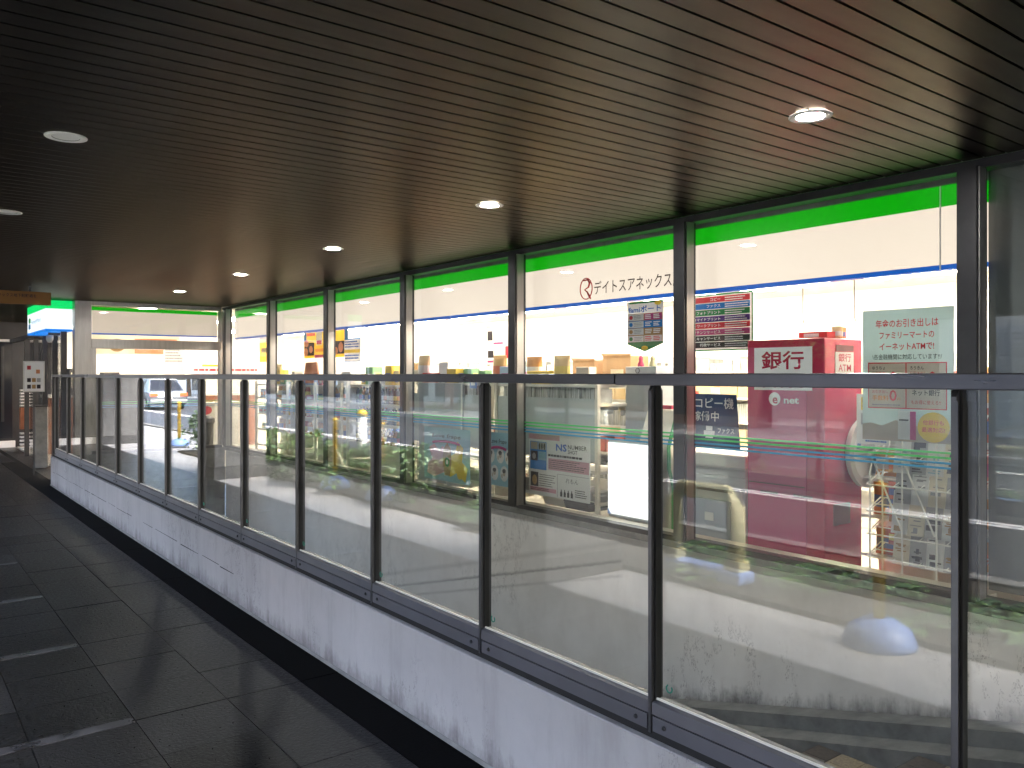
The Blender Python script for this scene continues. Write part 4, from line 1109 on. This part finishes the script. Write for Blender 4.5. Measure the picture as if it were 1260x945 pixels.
# wire rack of pamphlets by the right window
wr = thing('wire_rack', 'white wire rack full of leaflets behind the right window', 'rack', (4.80, 2.38, 0))
for y in (-0.31, -0.10, 0.10, 0.22, 0.30):
    part('wire_upright', MB().tube([(0.0, y, 0.03), (0.0, y, 0.95 if y > 0.15 else 1.15), (0.16, y, 1.32)], 0.006, 6), M['wire'], wr)
for y in (0.05, 0.24):
    part('wire_brace', MB().tube([(0.0, y - 0.14, 0.62), (0.02, y + 0.06, 1.05)], 0.006, 6), M['wire'], wr)
for z in (0.44, 0.58, 0.72, 0.88, 1.05):
    mb = MB()
    mb.tube([(0.0, -0.32, z), (0.0, 0.32, z)], 0.005, 5); mb.tube([(0.0, 0.32, z), (0.20, 0.34, z + 0.06)], 0.004, 5)
    mb.tube([(0.10, -0.32, z + 0.03), (0.10, 0.33, z + 0.03)], 0.004, 5); mb.tube([(0.20, -0.32, z + 0.06), (0.20, 0.34, z + 0.06)], 0.004, 5)
    for k in range(5): mb.tube([(0.0, -0.31 + 0.155 * k, z), (0.20, -0.31 + 0.155 * k, z + 0.06)], 0.003, 5)
    part('wire_shelf', mb, M['wire'], wr)
rp2 = random.Random(5)
cnt = 0
for lvl, z in enumerate((0.42, 0.60, 0.78, 0.96)):
    for k in range(5):
        y = 2.105 + 0.100 * k + (0.015 if lvl % 2 else 0)
        w, h = 0.098, rp2.uniform(0.22, 0.27)
        m = ('pap_white', 'pap_grey', 'pap_white', 'pap_grey', 'pap_cream')[(k + lvl) % 5]
        o = thing('leaflet', ORD[k] + ' printed leaflet from the right in the ' + ('lowest', 'second', 'third', 'top')[lvl] + ' row of the wire rack', 'leaflet', (4.825 + 0.012 * lvl, y, z), group='leaflets in the wire rack')
        part('sheet', MB().prism([(0.0, 0.0), (0.004, 0.0), (0.044, h), (0.04, h)], -w / 2, w / 2, 'y'), M[m], o)
        mb = MB()
        for q in range(rp2.randint(5, 8)):
            a = rp2.uniform(0.05, 0.85); hh = rp2.choice((0.02, 0.03, 0.03, 0.12))
            y0 = -w * rp2.uniform(0.0, 0.42); y1 = w * rp2.uniform(0.1, 0.42)
            x0 = 0.04 * a - 0.0012 - 0.0002 * q; x1 = 0.04 * (a + hh) - 0.0012 - 0.0002 * q
            mb.face([(x0, y1, h * a), (x0, y0, h * a), (x1, y0, h * (a + hh)), (x1, y1, h * (a + hh))])
        part('print', mb, M[rp2.choice(['pap_rblue', 'txt_grey', 'pap_dark', 'pap_dark', 'txt_grey', 'pap_brown', 'pap_blue'])], o)
for lvl, z in enumerate((0.47, 0.61, 0.75, 0.91)):
    for k in range(2):
        product('b', 4.93 + 0.04 * k, 2.50 + 0.11 * k, z + 0.03, ORD[k] + ' snack bag from the right on ' + ('the lowest', 'the second', 'the third', 'the top')[lvl] + ' left-hand basket of the wire rack', 'snacks in the wire rack', s=0.55)
hp = sheet('notice_card', 'white notice card with orange print standing beside the cash machine disc', 'notice', FX(2.80, 1.12, 4.86), 0.21, 0.31, M['pap_white'])
rect(hp, 'orange_block', 0.03, 0.18, 0.21, 0.29, M['pap_yellow']); lines(hp, 0.04, 0.17, 0.22, 0.28, 2, M['txt_red'], 0.004, 0.6); rect(hp, 'grey_block', 0.03, 0.08, 0.12, 0.19, M['pap_grey'])
rect(hp, 'dark_block', 0.06, 0.20, 0.055, 0.075, M['txt_black']); lines(hp, 0.06, 0.2, 0.01, 0.05, 2, M['txt_blue'], 0.004, 0.5)
sn = thing('goods_rack', 'white rack of hanging packets behind the wire rack at the right end of the window', 'rack', (5.35, 2.0, 0))
part('rack_back', bx(0.1, 0.13, -0.10, 0.98, 0.05, 1.50), M['shelf_white'], sn)
for z in (0.36, 0.62, 0.88, 1.14, 1.38): part('rack_shelf', bx(-0.12, 0.1, -0.10, 0.98, z - 0.02, z), M['shelf_white'], sn)
for zi, z in enumerate((0.36, 0.62, 0.88, 1.14, 1.38)):
    for k in range(7): product('b', 5.29, 1.97 + 0.145 * k, z, ORD[k] + ' snack bag from the right on the ' + ('lowest', 'second', 'third', 'fourth', 'top')[zi] + ' shelf of the white rack', 'snacks on the white rack')
dc = thing('dome_camera', 'small dark dome camera hanging from the shop ceiling', 'camera', (7.2, 11.6, 2.70))
part('stem', MB().lathe([(0.0, -0.18), (0.02, -0.18), (0.02, 0.0), (0.0, 0.0)], 10), M['white'], dc); part('dome', MB().lathe([(0.0, -0.28), (0.05, -0.265), (0.08, -0.22), (0.08, -0.18), (0.0, -0.18)], 16), M['dgrey_plastic'], dc, smooth=True)
# hanging wires
for i, (x, y) in enumerate(((5.35, 3.5), (5.35, 3.1))):
    t = thing('hanging_wire', ['thin dark wire hanging left above the cash machine', 'thin dark wire hanging right above the cash machine'][i], 'wire', (x, y, 2.70))
    part('cable', MB().tube([(0, 0, 0), (0.0, 0.0, -0.75), (0.0, -0.01, -0.78)], 0.004, 6), M['dgrey_plastic'], t)

# counter area behind the far cross window
ct = thing('service_counter', 'white service counter with a red oval mark behind the far cross window', 'counter', (3.9, 14.75, 0))
part('counter_body', bx(0.35, 1.3, 0.0, 0.5, 0.0, 1.02), M['shelf_white'], ct); part('counter_top', bx(0.30, 1.35, -0.05, 0.55, 1.02, 1.06), M['cream'], ct)
mb = MB(); mb.prism([(0.10 * math.cos(a), 0.075 * math.sin(a)) for a in [R(15 * i) for i in range(24)]], 0, 0.004)
o = part('oval_mark', mb, M['pap_red'], ct); o.data.transform(FY(0.64, 0.925, -0.003))
db = thing('shelf_unit', 'added dark shelf back that darkens the lower far cross window', 'shelf unit', (3.45, 14.16, 0), group='dark backing added at the far cross window')  # made-up dark board, so reflections in the glass show against darkness
part('back_panel', bx(-0.85, 0.80, 0.0, 0.03, 0.1, 1.52), M['dark_wall'], db); part('upright', bx(-0.02, 0.02, -0.02, -0.001, 0.1, 1.5), M['dgrey_plastic'], db); part('shelf', bx(-0.85, 0.80, 0.031, 0.40, 1.46, 1.50), M['shelf_white'], db); part('base_plinth', bx(-0.85, 0.80, 0.031, 0.42, 0.0, 0.12), M['dgrey_plastic'], db)
tb = thing('waste_bin', 'black waste bin in front of the white counter', 'bin', (4.47, 14.5, 0))
part('bin_body', MB().lathe([(0.0, 0), (0.10, 0), (0.12, 0.72), (0.0, 0.72)], 16), M['dgrey_plastic'], tb); part('bin_rim', MB().lathe([(0.125, 0.70), (0.14, 0.74), (0.13, 0.80), (0.05, 0.84), (0.0, 0.84)], 16), M['dgrey_plastic'], tb)
c2 = thing('checkout_counter', 'long checkout counter deep behind the far cross window', 'counter', (3.2, 18.2, 0))
part('counter_body', bx(-0.6, 3.5, 0, 0.6, 0, 1.1), M['brown_box'], c2); part('counter_top', bx(-0.65, 3.55, -0.05, 0.65, 1.1, 1.15), M['shelf_white'], c2)
for i, (x, w, h, m) in enumerate(((3.15, 0.35, 0.52, 'dgrey_plastic'), (3.75, 0.3, 0.45, 'dgrey_plastic'), (4.3, 0.5, 0.3, 'grey_plastic'))):
    t = thing('food_warmer', ['black glass food warmer at the left on the checkout counter', 'black food warmer in the middle of the checkout counter', 'low grey till at the right on the checkout counter'][i], 'appliance', (x, 18.5, 1.15))
    part('case', bx(-w / 2, w / 2, -0.2, 0.2, 0, h), M[m], t, bevel=0.01); part('front_glass', bx(-w * 0.4, w * 0.4, -0.206, -0.2005, h * 0.25, h * 0.85), M['pap_cream'], t)
mbd = sheet('hanging_menu', 'peach menu board with a brown disc hanging above the checkout', 'menu board', FY(2.95, 1.92, 16.4), 1.6, 0.42, M['pap_cream'])
ell(mbd, 'brown_disc', 0.50, 0.17, 0.14, 0.12, M['pap_brown'], 0.004, 24); rect(mbd, 'peach_field', 0.8, 1.55, 0.02, 0.3, M['meat'], 0.0025); lines(mbd, 0.85, 1.5, 0.08, 0.24, 2, M['txt_white'], 0.004)
wq = sheet('menu_card', 'white price card hanging to the right of the peach menu board', 'menu board', FY(4.05, 1.57, 15.6), 0.36, 0.52, M['pap_white'])
lines(wq, 0.03, 0.33, 0.2, 0.45, 5, M['txt_grey'], 0.004, 0.5)
wq = sheet('banner', 'white banner with pale red print beside the hanging price card', 'banner', FY(4.5, 1.45, 15.5), 1.3, 0.30, M['pap_white'])
lines(wq, 0.05, 1.25, 0.05, 0.24, 2, M['pap_red'], 0.004, 0.4); rect(wq, 'yellow_band', 0.2, 0.6, 0.25, 0.285, M['pap_yellow'])
bb = thing('display_board', 'slanted brown board standing on the shelving in the corner bay', 'board', (5.3, 12.2, 1.46), 0)
part('board', MB().prism([(-0.45, 0.0), (0.15, 0.0), (0.05, 0.28), (-0.35, 0.28)], 0, 0.02, 'x'), M['brown_box'], bb); part('board_foot', bx(0.0, 0.12, -0.4, 0.1, 0, 0.015), M['kraft'], bb)

# ================================================================== FAR END OF THE WALKWAY
og = thing('hanging_sign', 'long orange direction sign hanging from the soffit at the left', 'sign', mtx=FY(0.2, 2.436, 12.0))
part('board', bx(0, 1.545, 0, 0.165, -0.05, 0.0), M['orange_sign'], og, bevel=0.003)
text(og, 'デイトスアネックス地下駐輪場を', 0.75, 0.088, 0.046, M['txt_brown'], 0.003, width=0.63, bold=0.014)
for x in (0.2, 1.3): part('hanger', bx(x, x + 0.02, 0.165, 0.238, -0.03, -0.015), M['frame_dark'], og)
fw = thing('far_shopfront', 'dark closed shopfront across the far end of the walkway', 'building', (0, 20.5, 0))
part('wall', bx(-0.03, 3.0, 0.06, 0.4, -0.006, 2.676), M['dark_wall'], fw)
part('dark_pane', bx(0.0, 2.25, 0.0, 0.058, 0.20, 2.24), M['dark_glass'], fw)
part('base_strip', bx(-0.03, 2.3, -0.06, 0.055, 0.0, 0.14), M['down_trim'], fw)
part('head_strip', bx(-0.03, 2.3, -0.04, 0.055, 2.25, 2.30), M['down_trim'], fw)
for x in (0.5, 1.25, 2.05): part('frame_bar', bx(x, x + 0.05, -0.012, -0.001, 0.55, 2.15), M['frame_dark'], fw)
lp = thing('louvred_panel', 'brown cabinet with louvres against the far wall', 'cabinet', (2.38, 19.2, 0))
part('panel', bx(-0.13, 0.14, 0, 0.2, 0.45, 0.88), M['brown_box'], lp)
for z in [0.05 + 0.075 * k for k in range(5)] + [0.91 + 0.062 * k for k in range(6)]: part('louvre', bx(-0.13, 0.14, -0.02, 0.15, z, z + 0.03), M['down_trim'], lp)
sp_ = thing('stub_pillar', 'short grey stone pillar past the end of the railing', 'pillar', (2.14, 15.8, -0.006))
part('shaft', bx(-0.09, 0.09, -0.09, 0.09, 0, 1.02), M['concrete'], sp_, bevel=0.006); part('cap', bx(-0.1, 0.1, -0.1, 0.1, 1.02, 1.045), M['concrete_d'], sp_)
pp = thing('framed_notice', 'white framed notice with small pictures standing near the entrance', 'notice', mtx=FY(1.735, 1.287, 14.5))
part('frame', bx(0, 0.285, 0, 0.47, -0.02, 0.0), M['down_trim'], pp, bevel=0.004); rect(pp, 'sheet', 0.018, 0.267, 0.018, 0.452, M['txt_white'], 0.002)
for (x, y, m) in ((0.05, 0.34, 'pap_red'), (0.17, 0.28, 'meat'), (0.05, 0.15, 'pap_dark'), (0.115, 0.15, 'pap_brown'), (0.18, 0.15, 'pap_grey'), (0.05, 0.05, 'pap_dark'), (0.115, 0.05, 'pap_brown'), (0.18, 0.05, 'pap_dark')):
    rect(pp, 'picture', x, x + 0.05, y, y + 0.06, M[m], 0.004)
part('stand', bx(0.13, 0.155, -1.287, 0.0, -0.03, -0.015), M['frame_dark'], pp)
cmr = thing('security_camera', 'small grey camera under the box sign at the entrance', 'camera', (2.06, 14.3, 2.09))
part('mount', bx(-0.02, 0.14, -0.02, 0.02, 0.06, 0.10), M['frame_dark'], cmr); part('housing', MB().lathe([(0.0, -0.05), (0.03, -0.045), (0.05, 0.0), (0.05, 0.06), (0, 0.06)], 14), M['grey_plastic'], cmr, smooth=True)

# ================================================================== STREET SIDE (seen in the glass)
def stanchion(x, y, label):
    t = thing('stanchion', label, 'bollard', (x, y, 0.03 if x < -0.84 else -0.008), group='yellow chain posts along the pavement')
    part('base', MB().lathe([(0.0, 0), (0.20, 0), (0.205, 0.03), (0.17, 0.10), (0.09, 0.15), (0.035, 0.16), (0, 0.16)], 24), M['base_blue'], t, smooth=True)
    p = part('pole', MB().lathe([(0.0, 0.15), (0.034, 0.15), (0.034, 0.90), (0.042, 0.905), (0.042, 0.93), (0.0, 0.95)], 14), M['yellow'], t, smooth=True)
    for z in (0.52, 0.68, 0.82): part('band', MB().lathe([(0.0355, z), (0.0355, z + 0.05)], 14), M['yellow_b'], p)
    return t
for i, (x, y) in enumerate(((-0.96, 10.26), (-0.98, 9.0), (-0.68, 2.50), (-1.2, 18.4), (-0.78, 26.2))):
    stanchion(x, y, ['farther yellow post of the chained pair on blue dome feet', 'nearer yellow post of the chained pair on blue dome feet', 'yellow post on a blue dome foot nearest the camera', 'yellow post on a blue dome foot past the round bush', 'farthest yellow post on a blue dome foot, near the street end'][i])
def chain(p0, p1, sag, label):
    t = thing('plastic_chain', label, 'chain', p0, group='chains between the yellow posts')
    d = Vector(p1) - Vector(p0); n = 22; mb = MB()
    for i in range(n):
        a, b = i / n, (i + 1) / n
        q0 = d * a + Vector((0, 0, -sag * 4 * a * (1 - a))); q1 = d * b + Vector((0, 0, -sag * 4 * b * (1 - b)))
        mb.tube([q0, (q0 + q1) / 2 + Vector((0.004 * (i % 2), 0, 0.004)), q1], 0.007, 5)
    part('links', mb, M['chain'], t)
chain((-0.96, 10.22, 0.55), (-0.98, 9.04, 0.55), 0.30, 'pale sagging chain between the pair of yellow posts')
ub = thing('arch_barrier', 'pale yellow arch barrier on a long blue foot', 'barrier', (-1.07, 4.10, 0.03), R(90) * 0)
part('foot', MB().prism([(-0.10, 0), (0.10, 0), (0.085, 0.09), (-0.085, 0.09)], -0.40, 0.40, 'y'), M['base_blue'], ub, bevel=0.02)
part('arch', MB().tube([(0, -0.30, 0.08), (0, -0.30, 0.55), (0, -0.22, 0.64), (0, 0.22, 0.64), (0, 0.30, 0.55), (0, 0.30, 0.08)], 0.065, 10), M['pale_yellow'], ub, smooth=True)
part('ribs', MB().box(-0.06, 0.06, -0.37, -0.23, 0.09, 0.16).box(-0.06, 0.06, 0.23, 0.37, 0.09, 0.16), M['pale_yellow'], ub)
wb = thing('white_bollard', 'white bollard with a yellow cap behind the shrubs', 'bollard', (-2.2, 11.9, 0.03))
part('post', MB().lathe([(0, 0), (0.075, 0), (0.075, 0.86), (0, 0.86)], 16), M['car_white'], wb, smooth=True); part('cap', MB().lathe([(0.085, 0.86), (0.09, 0.90), (0.06, 0.96), (0, 0.97)], 16), M['yellow'], wb, smooth=True)

def leaf_cloud(n, rx, ry, rz_, size, seed, drop=0.25):
    r = random.Random(seed); mb = MB()
    clumps = [(r.uniform(-1, 1), r.uniform(-1, 1), r.uniform(0.1, 1), r.uniform(0.25, 0.5)) for _ in range(max(6, n // 60))]
    for i in range(n):
        c = r.choice(clumps)
        while True:
            a = [r.uniform(-1, 1) for _ in range(3)]
            if a[0] ** 2 + a[1] ** 2 + a[2] ** 2 < 1: break
        p = Vector(((c[0] * 0.7 + a[0] * c[3]) * rx, (c[1] * 0.7 + a[1] * c[3]) * ry, max(0.02, (c[2] * 0.75 + a[2] * c[3] * 0.6)) * rz_))
        d = Vector((r.uniform(-1, 1), r.uniform(-1, 1), r.uniform(-0.5, 0.6))).normalized()
        s = d.cross(Vector((0, 0, 1))).normalized() if abs(d.z) < 0.95 else Vector((1, 0, 0))
        L = size * r.uniform(0.6, 1.3); W = L * 0.32
        mid = p + d * L * 0.5 + Vector((0, 0, L * 0.12))
        mb.cur = 0 if r.random() < 0.65 else 1
        mb.face([p, mid + s * W, p + d * L - Vector((0, 0, L * drop)), mid - s * W])
    return mb
def plant_proto(seed, n, rx, ry, rz_, size):
    me = leaf_cloud(n, rx, ry, rz_, size, seed).mesh('foliage', [M['leaf'], M['leaf2']])
    mb = MB(); r = random.Random(seed)
    for k in range(7):
        a = r.uniform(0, 6.28); mb.tube([(0, 0, 0), (0.25 * rx * math.cos(a), 0.25 * ry * math.sin(a), rz_ * 0.4), (0.6 * rx * math.cos(a), 0.6 * ry * math.sin(a), rz_ * 0.75)], [0.012, 0.008, 0.004], 5)
    return me, mb.mesh('stem', M['bark'])
protos = [plant_proto(s, 420, 0.55, 0.5, 0.62, 0.12) for s in (1, 2, 3)]
rp3 = random.Random(21)
def put_plant(pr, x, y, z, sc, label, cat, group):
    t = thing('leafy_shrub', label, cat, (x, y, z), rp3.uniform(0, 6), group=group)
    t.scale = (sc, sc, sc * (1.0 if y > 8 else 0.24))
    link('foliage', pr[0], t); link('stem', pr[1], t)
y = -3.5; ns = 0
while y < 16.4:
    if not (4.5 < y < 5.6):
        for x in ((-1.25, -2.0) if y > 8 else (-1.3,)):
            put_plant(rp3.choice(protos), x + rp3.uniform(-0.12, 0.12), y + rp3.uniform(-0.2, 0.2), 0.02, rp3.uniform(0.75, 1.1), ORD[ns] + ' leafy shrub from the near end, ' + ('row by the walkway' if x > -1.6 else 'row by the road'), 'shrub', 'shrubs in the planting bed')
    y += 0.85; ns += 1
bush = plant_proto(9, 1500, 0.8, 0.8, 1.0, 0.10)
put_plant(bush, -1.75, 16.7, 0.02, 1.0, 'dense round bush at the far end of the planting bed', 'bush', None)

def tree(x, y, h, label, seed):
    t = thing('street_tree', label, 'tree', (x, y, 0.02), group='street trees across the road')
    r = random.Random(seed)
    mb = MB(); mb.tube([(0, 0, -0.05), (0.05, 0.02, h * 0.25), (0.0, 0.1, h * 0.5), (0.1, 0.0, h * 0.8)], [0.16, 0.13, 0.10, 0.04], 8)
    for k in range(6):
        a = r.uniform(0, 6.28); z0 = h * r.uniform(0.35, 0.6)
        mb.tube([(0, 0.05, z0), (0.8 * math.cos(a), 0.8 * math.sin(a), z0 + h * 0.15), (1.5 * math.cos(a), 1.5 * math.sin(a), z0 + h * 0.26)], [0.07, 0.045, 0.02], 6)
    part('trunk', mb, M['bark'], t)
    o = part('crown', leaf_cloud(3200, 2.2, 2.2, h * 0.62, 0.24, seed), [M['leaf'], M['leaf2']], t, loc=(0, 0, h * 0.36))
    return t
for i, (x, y, h) in enumerate(((-13.6, 6, 6.2), (-13.6, 16, 5.6), (-13.5, 30, 6.6), (-13.6, 44, 6.0), (-13.4, 60, 6.4), (-4.2 + 2.2, 33, 4.6))):
    tree(x, y, h, ['green street tree opposite the cash machine', 'second green street tree across the road', 'third green street tree across the road', 'fourth green street tree across the road', 'farthest green street tree across the road', 'smaller green tree on the near pavement by the road'][i], 40 + i)

# buildings across the road
def block(x, y0, y1, h, m, label, shutter=False):
    t = thing('street_building', label, 'building', (x, y0, 0.02), group='buildings across the road')
    L = y1 - y0
    part('wall', bx(-10, 0, 0, L, 0, h), m, t); part('roof_parapet', bx(-10.1, 0.1, -0.05, L + 0.05, h, h + 0.5), M['concrete'], t)
    wm = bx(-0.05, 0.06, 0, 1.6, 0, 1.5).mesh('window', M['dark_glass']); fm = MB().box(0.061, 0.10, -0.06, 0.0, -0.06, 1.56).box(0.061, 0.10, 1.6, 1.66, -0.06, 1.56).box(0.061, 0.12, -0.06, 1.66, -0.12, -0.061).box(0.061, 0.10, -0.06, 1.66, 1.561, 1.62).mesh('frame', M['frame_dark'])
    for f in range(1, int(h // 3.4)):
        for k in range(int(L // 2.8)):
            w_ = link('window', wm, t, (0, 0.6 + 2.8 * k, 3.4 * f + 0.9)); link('frame', fm, w_)
    if shutter:
        for k in range(int(L // 4)):
            s_ = part('roller_shutter', bx(-0.02, 0.05, 0.4 + 4 * k, 3.8 + 4 * k, 0.1, 2.9), M['shutter'], t)
            mb = MB()
            for q in range(18): mb.box(0.051, 0.085, 0.42 + 4 * k, 3.78 + 4 * k, 0.15 + 0.15 * q, 0.24 + 0.15 * q)
            part('ribs', mb, M['shutter'], s_)
    else:
        for k in range(int(L // 4)): part('shop_window', bx(-0.02, 0.05, 0.4 + 4 * k, 3.6 + 4 * k, 0.3, 2.7), M['dark_glass'], t)
block(-16, -30, -6, 9, M['facade_b'], 'brick coloured building across the road behind the camera')
block(-16, -5.5, 14, 8, M['facade'], 'pale building with roller shutters across the road', True)
block(-16, 14.5, 36, 11, M['facade_b'], 'tall brick coloured building across the road')
block(-16, 36.5, 70, 9, M['facade'], 'pale building with shop windows far across the road')

# cars
def car_proto():
    t = thing('car', '', 'car', (0, 0, -0.12))
    # side outline: y along the car (rear at 0), z up
    low = [(0.0, 0.32), (0.02, 0.62), (0.10, 0.86), (0.55, 0.93), (3.1, 0.92), (3.9, 0.80), (4.25, 0.62), (4.30, 0.35), (4.1, 0.25), (0.2, 0.25)]
    part('body', MB().prism(low, -0.86, 0.86, 'x'), M['car_silver'], t, bevel=0.08)
    cab = MB(); n = len(cab.v)
    b = [(-0.78, 0.45, 0.9), (0.78, 0.45, 0.9), (0.78, 3.25, 0.9), (-0.78, 3.25, 0.9)]; tp = [(-0.60, 1.05, 1.42), (0.60, 1.05, 1.42), (0.60, 2.35, 1.42), (-0.60, 2.35, 1.42)]
    cab.v += b + tp
    for q in ((0, 1, 5, 4), (1, 2, 6, 5), (2, 3, 7, 6), (3, 0, 4, 7)): cab.f.append(q); cab.mi.append(0)
    part('window_band', cab, M['dark_glass'], t)
    part('roof', MB().prism([(-0.61, 1.03), (0.61, 1.03), (0.61, 2.37), (-0.61, 2.37)], 1.415, 1.46), M['car_silver'], t, bevel=0.03)
    pl = MB()
    for sx in (-1, 1):
        for (ya, yb) in ((0.45, 1.05), (3.25, 2.35), (1.9, 1.75)):
            pl.tube([(sx * 0.785, ya, 0.89), (sx * 0.605, yb, 1.43)], 0.035, 5)
    part('pillar', pl, M['car_silver'], t)
    for sx in (-1, 1):
        part('tail_lamp', bx(min(sx * 0.84, sx * 0.50), max(sx * 0.84, sx * 0.50), -0.03, 0.06, 0.66, 0.80), M['tail'], t)
        part('headlight', bx(min(sx * 0.82, sx * 0.5), max(sx * 0.82, sx * 0.5), 4.18, 4.28, 0.62, 0.74), M['down_trim'], t)
        for y in (0.85, 3.45):
            w_ = part('wheel', MB(), M['tyre'], t)
            mb = MB().lathe([(0.0, -0.11), (0.24, -0.11), (0.31, -0.09), (0.31, 0.09), (0.24, 0.11), (0.0, 0.11)], 22)
            me = mb.mesh('wheel', M['tyre']); me.transform(Matrix.Translation((sx * 0.78, y, 0.31)) @ Matrix.Rotation(R(90), 4, 'Y')); w_.data = me
            mr_ = MB().lathe([(0.0, -0.118), (0.20, -0.118), (0.20, 0.118), (0.0, 0.118)], 16).mesh('rim', M['alloy']); mr_.transform(Matrix.Translation((sx * 0.78, y, 0.31)) @ Matrix.Rotation(R(90), 4, 'Y'))
            link('rim', mr_, w_)
    part('number_plate', bx(-0.17, 0.17, -0.012, 0.02, 0.50, 0.66), M['car_white'], t); part('bumper', bx(-0.84, 0.84, -0.05, 0.1, 0.30, 0.48), M['car_silver'], t, bevel=0.03)
    return t
cp0 = car_proto()
cars = [(-7.0, 41.0, 'car_silver', 'silver car with glowing tail lamps on the road, mirrored in the far panes'), (-10.4, 66.0, 'car_grey', 'dark grey car on the far lane of the road'), (-7.3, 52.0, 'car_white', 'white car ahead of the silver car on the road'), (-10.0, 80.0, 'car_white', 'white car ahead of the dark grey car on the far lane')]
for i, (x, y, m, lb) in enumerate(cars):
    c = cp0 if i == 0 else copy_tree(cp0)
    c.location = (x, y, -0.12); c['label'] = lb; c['group'] = 'cars on the road'
    if m != 'car_silver':
        for ch in c.children:
            if ch.data.materials[0] == M['car_silver']:
                ch.material_slots[0].link = 'OBJECT'; ch.material_slots[0].material = M[m]
